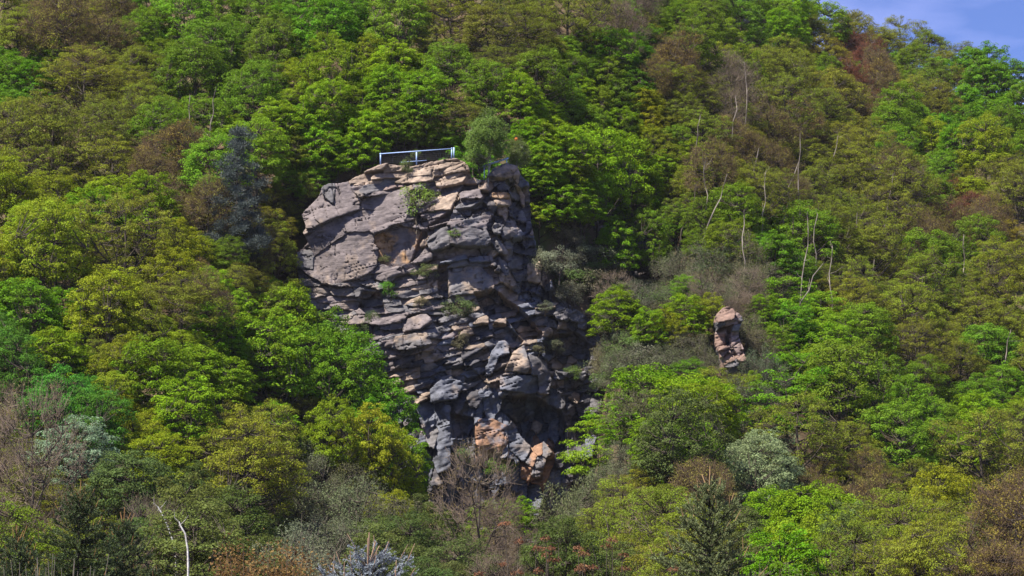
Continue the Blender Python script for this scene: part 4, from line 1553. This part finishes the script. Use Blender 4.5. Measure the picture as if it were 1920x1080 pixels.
# dark pine left of the crag
yp = 229.0
xp, _, zt = at(446, 240, yp)
zg = float(ground_z(float(xp), yp)) - 0.2
grow('pine', 0, 'pine_tree', 'tall dark blue-grey pine among green trees left of crag', 'tree', (float(xp), yp, zg), 0.7,
     (1.0, 1.0, (float(zt) - zg) / 12.0), (0.075, 0.092, 0.085))
for (px, py, Y, s, lab) in [(1270, 30, 318, 0.8, 'dark slate-grey pine near top edge above the right slope'),
                            (1395, 110, 330, 0.75, 'dark slate-grey pine behind the yellow-green tree, upper right')]:
    x, _, zt = at(px, py, Y)
    g = float(ground_z(float(x), Y)) - 0.2
    grow('pine', 0, 'pine_tree', lab, 'tree', (float(x), Y, g), 2.0, (s, s, max(0.6, (float(zt) - g) / 12.0)), (0.065, 0.075, 0.085))

# birch on the crag top
bx, by, bz = place_on_pixel(912, 340, crag_depth(912, 345) + 0.3)
grow('birch', 0, 'birch_tree', 'slender white-stemmed birch growing on top of the crag', 'tree', (bx, by, bz), 0.4, (0.9, 0.9, 1.0), (0.150, 0.230, 0.045), None, (0.12, 0.09, 0.07))
bx, by, bz = place_on_pixel(972, 338, crag_depth(972, 338) + 1.2)
grow('birch', 0, 'birch_tree', 'small pale-stemmed birch at right end of the crag top', 'tree', (bx, by, bz), 2.4, (0.55, 0.55, 0.62), (0.125, 0.16, 0.045), None, (0.12, 0.09, 0.07))

# bushes and tufts rooted in the rock
for (px, pyb, s, sz, col, lab) in [
        (784, 420, 1.35, 1.55, (0.165, 0.240, 0.040), 'large green bush rooted in the middle of the upper crag face'),
        (762, 330, 0.40, 0.75, (0.115, 0.150, 0.045), 'narrow green tuft in a cleft below the railing'),
        (851, 448, 0.42, 0.40, (0.130, 0.210, 0.030), 'small bright tuft on the bulging middle block'),
        (800, 524, 0.85, 0.62, (0.135, 0.165, 0.055), 'wide grassy tuft on the ledge in mid crag'),
        (730, 566, 0.62, 0.95, (0.085, 0.200, 0.020), 'vivid green ivy-like bush in a dark cleft of lower left crag'),
        (722, 495, 0.45, 0.35, (0.130, 0.140, 0.055), 'low dull tuft beneath the orange stained slab'),
        (861, 606, 1.05, 1.05, (0.095, 0.130, 0.045), 'round dark green bush in mid crag beside an overhang'),
        (697, 628, 0.65, 0.95, (0.075, 0.110, 0.035), 'dark bush at the left foot of crag'),
        (866, 660, 0.55, 0.8, (0.170, 0.155, 0.085), 'dry grassy tuft hanging below the dark green bush'),
        (790, 580, 0.55, 0.5, (0.170, 0.150, 0.080), 'dry brown tuft on a ledge of lower crag'),
        (1022, 588, 0.55, 0.5, (0.150, 0.170, 0.100), 'silvery tuft on the rubble right of the arete'),
        (1040, 668, 0.70, 0.75, (0.130, 0.140, 0.080), 'grey bush at the mouth of the right hollow'),
        (1008, 668, 0.5, 0.5, (0.130, 0.125, 0.065), 'dry tuft on the sloping rib above the cave'),
        (866, 880, 0.72, 0.95, (0.080, 0.150, 0.030), 'green bush between the pillars at the crag foot'),
        (940, 900, 1.0, 0.9, (0.115, 0.205, 0.025), 'bright bush in front of the orange slab'),
        (900, 322, 0.55, 0.7, (0.085, 0.130, 0.035), 'low bush around the birch stems on the crag top'),
        (780, 299, 0.35, 0.42, (0.120, 0.160, 0.040), 'small bush behind the middle railing post'),
        (1016, 520, 0.9, 1.2, (0.135, 0.145, 0.085), 'grey bush against the right side of the crag'),
        (1046, 520, 1.1, 1.2, (0.150, 0.165, 0.105), 'silvery bush on the rib right of the crag'),
        (1070, 575, 1.1, 1.0, (0.135, 0.135, 0.085), 'dry grey bush on the slope of the rib'),
        (1100, 620, 0.9, 0.8, (0.155, 0.140, 0.095), 'straw-coloured bush low on the rib'),
        (1075, 720, 0.7, 0.7, (0.110, 0.170, 0.035), 'green bush below the right hollow')]:
    dY = crag_depth(px, pyb - 4) + 0.05
    col = tuple(np.array(col) * 1.25)
    if lab.startswith('small bush behind'):
        dY += 3.0
    x, y, z = place_on_pixel(px, pyb, dY)
    grow('bush', int(tr.integers(2)), 'rock_bush', lab, 'bush', (x, y, z), tr.uniform(0, 6.28), (s, s, sz), col,
         'bushes rooted in the crag', (0.16, 0.13, 0.09))


# scrub on the rib between crag and gully
rg_ = np.random.default_rng(12)
spots = []
for k in range(400):
    px, py = rg_.uniform(1030, 1270), rg_.uniform(450, 740)
    if not inside(P(1040, 470, 1100, 470, 1180, 530, 1270, 560, 1260, 700, 1130, 740, 1090, 735, 1130, 680, 1120, 600, 1060, 550), np.array([px]), np.array([py]))[0]:
        continue
    if any((px - a) ** 2 + (py - b) ** 2 < 24 ** 2 for a, b in spots):
        continue
    spots.append((px, py))
spots.sort()
for k, (px, py) in enumerate(spots):
    s_ = rg_.uniform(0.8, 1.5)
    Y = ray_ground(px, py, 1.0 * s_, 205, 300)
    if Y is None:
        continue
    x = float(at(px, py, Y)[0])
    c_ = [(0.140, 0.155, 0.085), (0.165, 0.150, 0.095), (0.110, 0.160, 0.045), (0.150, 0.150, 0.100)][k % 4]
    w_ = ['grey-green', 'straw-grey', 'dull green', 'silvery'][k % 4]
    rowt = ['crest', 'upper flank', 'lower flank', 'foot'][int(np.clip((py - 450) / 75, 0, 3))]
    nth = sum(1 for q in range(k) if q % 4 == k % 4)
    grow('bush', k, 'scrub_bush', f"{w_} scrub bush on {rowt} of rib right of crag, {ORD[nth]} from left", 'bush',
         (x, float(Y), float(ground_z(x, Y)) - 0.1), rg_.uniform(0, 6.28), (s_ * 1.15, s_ * 1.15, s_), np.array(c_) * rg_.uniform(0.85, 1.15), 'scrub on the rib', (0.20, 0.165, 0.125))

# dead standing trunks poking through the canopy on the right
def make_snag(seed, L, r=0.13):
    g = np.random.default_rng(seed)
    tb = Tubes()
    n = 9
    z = np.linspace(-0.3, L, n)
    p = np.stack([np.cumsum(g.normal(size=n)) * 0.20, np.cumsum(g.normal(size=n)) * 0.20, z], 1)
    p[0, :2] = p[1, :2] = 0
    rad = r * (1.1 - 0.65 * z / L)
    tb.add(p, rad, 6)
    tb.add([p[-1], p[-1] + [0.04, 0, 0.25]], [rad[-1], 0.01], 6)     # splintered top
    br = []
    for k in range(5):
        t2 = Tubes()
        br.append(t2)
        j = g.integers(3, n)
        d = unit(np.array([g.normal(), g.normal(), g.uniform(0.3, 1.2)]))
        l_ = g.uniform(0.8, 2.4)
        q = p[j] + d * l_ * np.linspace(0, 1, 4)[:, None] + g.normal(size=(4, 3)) * 0.08
        q[0] = p[j]
        t2.add(q, rad[j] * np.array([0.55, 0.42, 0.3, 0.1]), 5)
    return tb, br


SN = [(1351, 330, 1332, 400, 'thick pale dead trunk leaning right, right of the crag'), (1327, 300, 1322, 385, 'thin pale dead trunk beside the leaning one'),
      (1316, 222, 1312, 290, 'short pale snag poking through leaves above the leaning trunk'), (1571, 258, 1556, 330, 'broken pale top of a forked dead tree, right slope'),
      (1503, 250, 1500, 420, 'tall dead tree with bare fork in the middle of right slope'), (1503, 400, 1499, 540, 'long straight pale trunk below the forked dead tree'),
      (1529, 405, 1524, 500, 'slim pale trunk right of the long straight trunk'), (1547, 507, 1500, 590, 'dead trunk with pale cut tip leaning to the right'),
      (1434, 282, 1416, 330, 'short white leaning snag between olive trees'), (1388, 118, 1394, 240, 'tall grey dead trunk with broken pale tip, upper right'),
      (1281, 345, 1272, 420, 'dark forked dead trunk near the gully edge'), (1700, 388, 1703, 430, 'short white snag on the far right slope'),
      (1640, 490, 1636, 570, 'forked bare trunk right of the layered green tree'), (1895, 620, 1886, 680, 'pale crooked trunk at the right edge'),
      (1372, 180, 1366, 270, 'thin grey trunk left of the tall broken one, upper right'), (1448, 330, 1442, 430, 'thin dark trunk among olive crowns, centre of right slope'),
      (1480, 300, 1470, 400, 'slender pale trunk just left of the forked dead tree'), (1612, 400, 1606, 480, 'thin pale trunk amid olive oaks, right slope'),
      (1660, 330, 1650, 420, 'slim dark trunk under the brownish crown, right slope'), (1740, 520, 1735, 590, 'short grey trunk low on the far right slope'),
      (1418, 400, 1408, 490, 'thin pale trunk above the grey scrub'), (1580, 470, 1572, 560, 'slim pale trunk right of the leaning cut one'),
      (1300, 260, 1296, 330, 'thin pale trunk left edge of the right slope'), (1820, 440, 1816, 500, 'short pale trunk on the far right'),
      (366, 180, 370, 240, 'thin grey trunk in the trees above left of crag'), (412, 170, 410, 245, 'dark thin trunk above left of crag'),
      (32, 830, 40, 920, 'twisted pale trunk at the lower left edge')]
for i, (tx_, ty_, bx_, by_, lab) in enumerate(SN):
    Y = ray_ground(bx_, by_, 5.0) or 300.0
    Y += 0.5
    x1_, _, z1_ = at(bx_, by_, Y)
    x2_, _, z2_ = at(tx_, ty_, Y)
    top = np.array([float(x2_), Y, float(z2_)])
    low = np.array([float(x1_), Y, float(z1_)])
    d = unit(top - low)
    g = float(ground_z(low[0], Y))
    k = max(0.0, (low[2] - g) / max(0.3, d[2]))
    foot = low - d * min(k, 9.0)
    L = np.linalg.norm(top - foot)
    tb, brs = make_snag(40 + i, L, 0.035 + 0.00016 * Y)
    o = thing('dead_tree', lab, 'dead tree', tuple(foot), 0, (1, 1, 1), 'dead trunks standing in the wood')
    o.rotation_euler = Vector(d).to_track_quat('Z', 'Y').to_euler()
    link('trunk', tb.mesh('snag_trunk', M_PALE if i != 10 else M_BARK), o)
    for t2 in brs:
        link('branch', t2.mesh('snag_branch', M_PALE if i % 2 else M_BARK), o)

# white birch stems, bottom left
for (pts, lab) in [([(353, 1060), (352, 1030), (347, 1000), (338, 985), (336, 978)], 'bright white birch stem bent at the top, bottom left'),
                   ([(330, 1050), (326, 1020), (316, 990), (303, 962), (296, 950)], 'thin white birch stem leaning left, bottom left')]:
    Y = 146.0 if pts[0][0] > 340 else 166.0
    w = np.array([[float(v) for v in at(a, b, Y)] for a, b in pts])
    foot = w[0].copy()
    foot[2] = ground_z(foot[0], Y) - 0.3
    w = np.concatenate([[foot], w])
    o = thing('birch_tree', lab, 'tree', tuple(foot))
    tb = Tubes()
    tb.add(w - foot, np.linspace(0.065, 0.035, len(w)), 7)
    link('trunk', tb.mesh('birch_trunk', M_WHITE), o)
    t2 = Tubes()
    e = w[-1] - foot
    g = np.random.default_rng(int(pts[0][0]))
    t2.add([e - [0, 0, 0.25], e + [0.3, 0, 0.05], e + [0.5, 0.1, 0.35]], [0.03, 0.02, 0.01], 5)
    link('branch', t2.mesh('birch_branch', M_BIRCH), o)
    t2 = Tubes()
    t2.add([e - [0, 0, 0.02], e + [-0.25, 0, 0.2], e + [-0.3, 0, 0.7]], [0.03, 0.02, 0.006], 5)
    link('branch', t2.mesh('birch_branch', M_BIRCH), o)

# ------------------------------------------------------------------ railing on the crag
ry = CRAG_Y - 0.2


def P3(px, py, Y):
    return np.array([float(v) for v in at(px, py, Y)])


rail = thing('safety_railing', 'pale blue-grey metal railing on the edge of the crag top', 'railing', tuple(P3(781, 306, ry + 0.9)))
ro = np.array(rail.location)


def bar(name, a, b, w, d, parent, org, mat=M_RAIL):
    """square hollow-section bar from a to b"""
    a, b = np.array(a) - org, np.array(b) - org
    t = unit(b - a)
    ref = np.array([0, 1.0, 0])
    s = unit(np.cross(t, ref))
    u = np.cross(s, t)
    v = []
    for q in (a, b):
        for i, j in ((-1, -1), (1, -1), (1, 1), (-1, 1)):
            v.append(q + s * i * w / 2 + u * j * d / 2)
    f = [(0, 1, 2, 3), (7, 6, 5, 4)] + [(i, i + 4, (i + 1) % 4 + 4, (i + 1) % 4) for i in range(4)]
    me_ = mesh_quads(name, np.array(v), np.array(f), mat)
    return link(name, me_, parent)


Yr = ry + 0.9
for (px, yt, yb, dy) in [(713.5, 287, 309, 0.0), (781, 283, 309, 0.0), (847, 277, 299, 0.0), (851, 276.5, 299, 0.35)]:
    bar('post', P3(px, yt, Yr + dy), P3(px, yb, Yr + dy), 0.11, 0.09, rail, ro)
bar('top_rail', P3(711.5, 288.6, Yr - 0.02), P3(849, 278.6, Yr - 0.02), 0.075, 0.075, rail, ro)
bar('bottom_rail', P3(752, 304.2, Yr - 0.02), P3(800, 300.6, Yr - 0.02), 0.045, 0.045, rail, ro)
net = Tubes()
for k in range(44):
    f = k / 43
    net.sticks(np.array([P3(714 + 133 * f, 306 - 9.5 * f, Yr + 0.05)]) - ro, np.array([[0, 0, 1.0]]), 0.80, 0.003)
for k in range(6):
    h_ = 17.5 * k / 5
    a, b = P3(714, 306 - h_, Yr + 0.05), P3(847, 296.5 - h_, Yr + 0.05)
    net.add([a - ro, b - ro], [0.003, 0.003], 3)
link('wire_mesh', net.mesh('wire_mesh', M_WIRE), rail)

rail2 = thing('handrail', 'short sloping pale handrail behind the birch at right crag top', 'railing', tuple(P3(930, 312, ry + 0.6)))
ro2 = np.array(rail2.location)
bar('top_rail', P3(905, 312, ry + 0.9), P3(953, 296.5, ry + 0.3), 0.14, 0.12, rail2, ro2)
for (px, yt, yb) in [(908, 311, 334), (950, 297, 312)]:
    bar('post', P3(px, yt, ry + 0.6), P3(px, yb, ry + 0.6), 0.09, 0.09, rail2, ro2)
pole = thing('marker_post', 'small orange marker disc on a thin post behind the birch', 'marker', tuple(P3(968, 330, ry + 2.5)))
po = np.array(pole.location)
bar('post', P3(968, 330, ry + 2.5), P3(968, 264, ry + 2.5), 0.05, 0.05, pole, po, M_WIRE)
cpt = P3(968, 261.5, ry + 2.45) - po
ang = np.linspace(0, 2 * math.pi, 14)
disc = Tubes()
disc.add([cpt + [0, -0.06, 0], cpt + [0, -0.055, 0], cpt + [0, 0.055, 0], cpt + [0, 0.06, 0]], [0.01, 0.17, 0.17, 0.01], 14)
link('disc', disc.mesh('marker_disc', M_ORANGE), pole)

# ------------------------------------------------------------------ foreground plants
def spruce_at(name, label, px, py_top, Y, slope, dens, shoot, needle, nper, col, leadcol, seed, tips=True):
    x, _, zt = at(px, py_top, Y)
    g = float(ground_z(float(x), Y))
    Ht = float(zt) - g
    _, _, zlow = at(px, 1100, Y)
    a, b, c = make_spruce(seed, Ht, slope, dens, shoot, needle, nper, visible_from=float(zlow) - g - 0.5, tips=tips)
    o = thing(name, label, 'tree', (float(x), Y, g))
    link('trunk', a, o)
    cr_ = link('crown', b, o, col)
    link('leader_shoots', c, cr_, leadcol)['kind'] = 'stuff'
    return o


spruce_at('spruce_tree', 'dark spruce top with brown leader shoots in the foreground, bottom right of centre', 1330, 905, 55.0, 0.52, 2.9, 0.26, 0.046, 52,
          (0.150, 0.180, 0.075), (0.30, 0.195, 0.095), 1)
spruce_at('blue_spruce', 'silvery blue spruce top in the foreground, bottom edge', 690, 1038, 36.0, 0.75, 3.4, 0.22, 0.030, 44,
          (0.24, 0.27, 0.30), (0.36, 0.24, 0.16), 2)
spruce_at('spruce_tree', 'tallest dark spruce in the bottom left corner', 150, 925, 105.0, 0.60, 3.4, 0.40, 0.085, 30, (0.062, 0.088, 0.032), (0.26, 0.15, 0.06), 3)
spruce_at('spruce_tree', 'shorter dark spruce just right of the tallest one, bottom left', 232, 975, 108.0, 0.45, 3.4, 0.40, 0.085, 30, (0.055, 0.078, 0.032), (0.26, 0.15, 0.06), 4)
spruce_at('spruce_tree', 'low dark spruce at the left edge of the bottom', 30, 1010, 100.0, 0.55, 3.4, 0.40, 0.085, 30, (0.058, 0.082, 0.034), (0.26, 0.15, 0.06), 6)


def umbel_shrub(label, heads, Y, seed, col):
    """bare stems that carry flat brown flower heads"""
    g = np.random.default_rng(seed)
    cx = np.mean([h[0] for h in heads])
    x, _, _ = at(cx, 1080, Y)
    foot = np.array([float(x), Y, float(ground_z(float(x), Y))])
    o = thing('elder_shrub', label, 'shrub', tuple(foot), 0, (1, 1, 1), 'shrubs with brown heads in the foreground')
    st = Tubes()
    for (px, py, s) in heads:
        dy = g.uniform(-0.6, 0.6)
        tip = P3(px, py, Y + dy) - foot
        b = np.array([tip[0] * 0.55 + g.normal() * 0.08, tip[1] * 0.5, 0.0])
        m = b * 0.4 + tip * 0.6 + g.normal(size=3) * 0.05
        st.add([b, (b + m) / 2 + g.normal(size=3) * 0.03, m, tip], [0.016, 0.013, 0.010, 0.006], 5)
        n = int(60 * s)
        r = 0.105 * s
        a = g.uniform(0, 6.28, n)
        q = np.sqrt(g.random(n)) * r
        pts = tip + np.stack([q * np.cos(a), q * np.sin(a), 0.03 + 0.5 * (r - q) * 0.5 + g.normal(size=n) * 0.018 - 0.25 * q], 1)
        for e in range(6):
            aa = e * 1.05 + g.uniform(0, 0.5)
            st.add([tip - [0, 0, 0.06], tip + [math.cos(aa) * r * 0.8, math.sin(aa) * r * 0.8, 0.0]], [0.005, 0.003], 3)
        nr = unit(g.normal(size=(n, 3)) + np.array([0, -0.5, 0.6]))
        v, qd = leaf_quads(pts, nr, 0.042 * g.uniform(0.6, 1.3, n), 0.026, g)
        link('flower_head', mesh_quads('flower_head', v, qd, M_LEAF, False, var=g.random(n)), o, np.array(col) * g.uniform(0.8, 1.2))
    link('stems', st.mesh('stems', M_BARK), o)


umbel_shrub('tall brown-headed shrub stems at the bottom edge below the crag',
            [(946, 984, 1.1), (972, 1018, 0.8), (1006, 1030, 1.0), (1023, 1012, 0.9), (1030, 1030, 1.2), (1038, 1052, 1.2), (944, 1060, 0.9), (1010, 1072, 0.9), (970, 1076, 1.1), (900, 1078, 1.0), (1025, 1042, 0.9)],
            46.0, 1, (0.20, 0.095, 0.055))
umbel_shrub('second cluster of brown-headed stems, left of the foreground spruce',
            [(1084, 1030, 1.0), (1094, 1040, 1.2), (1092, 1064, 1.2), (1088, 1070, 1.1), (1138, 1026, 1.1), (1148, 1014, 1.0), (1168, 1042, 1.0), (1172, 1068, 1.1), (1112, 1066, 1.0), (1262, 1070, 1.0)],
            48.0, 2, (0.20, 0.100, 0.055))


# russet shrub, bottom edge left of the blue spruce
def leaf_shrub(name, label, px0, px1, py_top, Y, seed, col, n_st=26, leaf=0.055, twigcol=(0.13, 0.09, 0.06), nleaf=60, mat=None, bare=False):
    g = np.random.default_rng(seed)
    cx = (px0 + px1) / 2
    x, _, _ = at(cx, 1080, Y)
    foot = np.array([float(x), Y, float(ground_z(float(x), Y))])
    o = thing(name, label, 'shrub', tuple(foot))
    st = Tubes()
    vs, qs, n0, vr = [], [], 0, []
    for k in range(n_st):
        f = (k + g.uniform(0.1, 0.9)) / n_st
        px = px0 + (px1 - px0) * f + g.normal() * 9
        py = py_top + g.uniform(0, 55) + 60 * abs(f - 0.5) ** 2
        tip = P3(px, py, Y + g.uniform(-0.8, 0.8)) - foot
        b = np.array([tip[0] * 0.6 + g.normal() * 0.08, tip[1] * 0.6, 0.0])
        m = b * 0.35 + tip * 0.65 + g.normal(size=3) * 0.06
        st.add([b, (b + m) / 2, m, tip], [0.014, 0.012, 0.009, 0.004], 4)
        if bare:
            continue
        t = g.random(nleaf) ** 0.6
        p = m + (tip - m) * t[:, None] + g.normal(size=(nleaf, 3)) * np.array([0.10, 0.10, 0.08])
        nr = unit(g.normal(size=(nleaf, 3)) + np.array([0, -0.3, 0.7]))
        L = leaf * g.uniform(0.6, 1.4, nleaf)
        v, q = leaf_quads(p, nr, L, L * 0.55, g)
        vs.append(v)
        qs.append(q + n0)
        n0 += len(v)
        vr.append(g.random(nleaf))
    link('stems', st.mesh('stems', M_TWIG), o, twigcol)
    if vs:
        link('leaves', mesh_quads('leaves', np.concatenate(vs), np.concatenate(qs), M_LEAF, False, var=np.concatenate(vr)), o, col)


leaf_shrub('russet_shrub', 'russet-leaved shrub at the bottom edge left of the blue spruce', 400, 600, 1012, 42.0, 1, (0.19, 0.115, 0.045), 34, 0.055, nleaf=110)
leaf_shrub('twig_shrub', 'thin pale bare shoots in the bottom left corner', 0, 215, 1020, 62.0, 2, (0.2, 0.15, 0.1), 24, twigcol=(0.22, 0.19, 0.16), bare=True)
leaf_shrub('green_shrub', 'green leafy shrub tips in the bottom edge right of the spruce', 1440, 1500, 1040, 50.0, 3, (0.11, 0.15, 0.04), 12, 0.06, nleaf=50)

# ------------------------------------------------------------------ undergrowth on the forest floor
g = np.random.default_rng(9)
n = 120000
yy = 165 + (425 - 165) * g.random(n) ** 1.2
xx = g.uniform(-1, 1, n) * 0.205 * yy
dens = fbm(xx / 9, yy / 9, 40, 3)
m = (dens > -0.12) & ~((xx > -20) & (xx < 8) & (yy > 233) & (yy < 247))
xx, yy = xx[m], yy[m]
zz = ground_z(xx, yy)
n = len(xx)
pts = np.stack([xx, yy, zz + g.random(n) ** 1.5 * 1.1], 1)
nr = unit(g.normal(size=(n, 3)) * 0.6 + np.array([0, -0.35, 0.8]))
L = g.uniform(0.18, 0.46, n)
v, q = leaf_quads(pts, nr, L, L * 0.6, g)
ug = link('undergrowth', mesh_quads('undergrowth', v, q, M_LEAF, False, var=np.clip(g.normal(0.5, 0.25, n), 0, 1)), None, (0.100, 0.135, 0.028))
ug['kind'] = 'stuff'
ug['label'] = 'low green undergrowth on the floor of the wood'
print('script done', time.time() - T0, len(bpy.data.objects))

# ------------------------------------------------------------------ spring haze in the valley air
m, n_, l_, out_ = new_mat('valley_haze')
pv = n_.new('ShaderNodeVolumePrincipled')
pv.inputs['Color'].default_value = (0.86, 0.90, 1.0, 1)
pv.inputs['Density'].default_value = 0.00004
pv.inputs['Anisotropy'].default_value = 0.2
l_.new(pv.outputs['Volume'], out_.inputs['Volume'])
bx0, bx1, by0, by1, bz0, bz1 = -950.0, 950.0, -250.0, 1700.0, -6.0, 190.0
hv = np.array([(x, y, z) for z in (bz0, bz1) for (x, y) in ((bx0, by0), (bx1, by0), (bx1, by1), (bx0, by1))])
hq = np.array([(3, 2, 1, 0), (4, 5, 6, 7), (0, 1, 5, 4), (1, 2, 6, 5), (2, 3, 7, 6), (3, 0, 4, 7)])
hz_ = link('haze', mesh_quads('haze', hv, hq, m))
hz_['kind'] = 'stuff'
hz_['label'] = 'thin pale haze in the air of the valley'
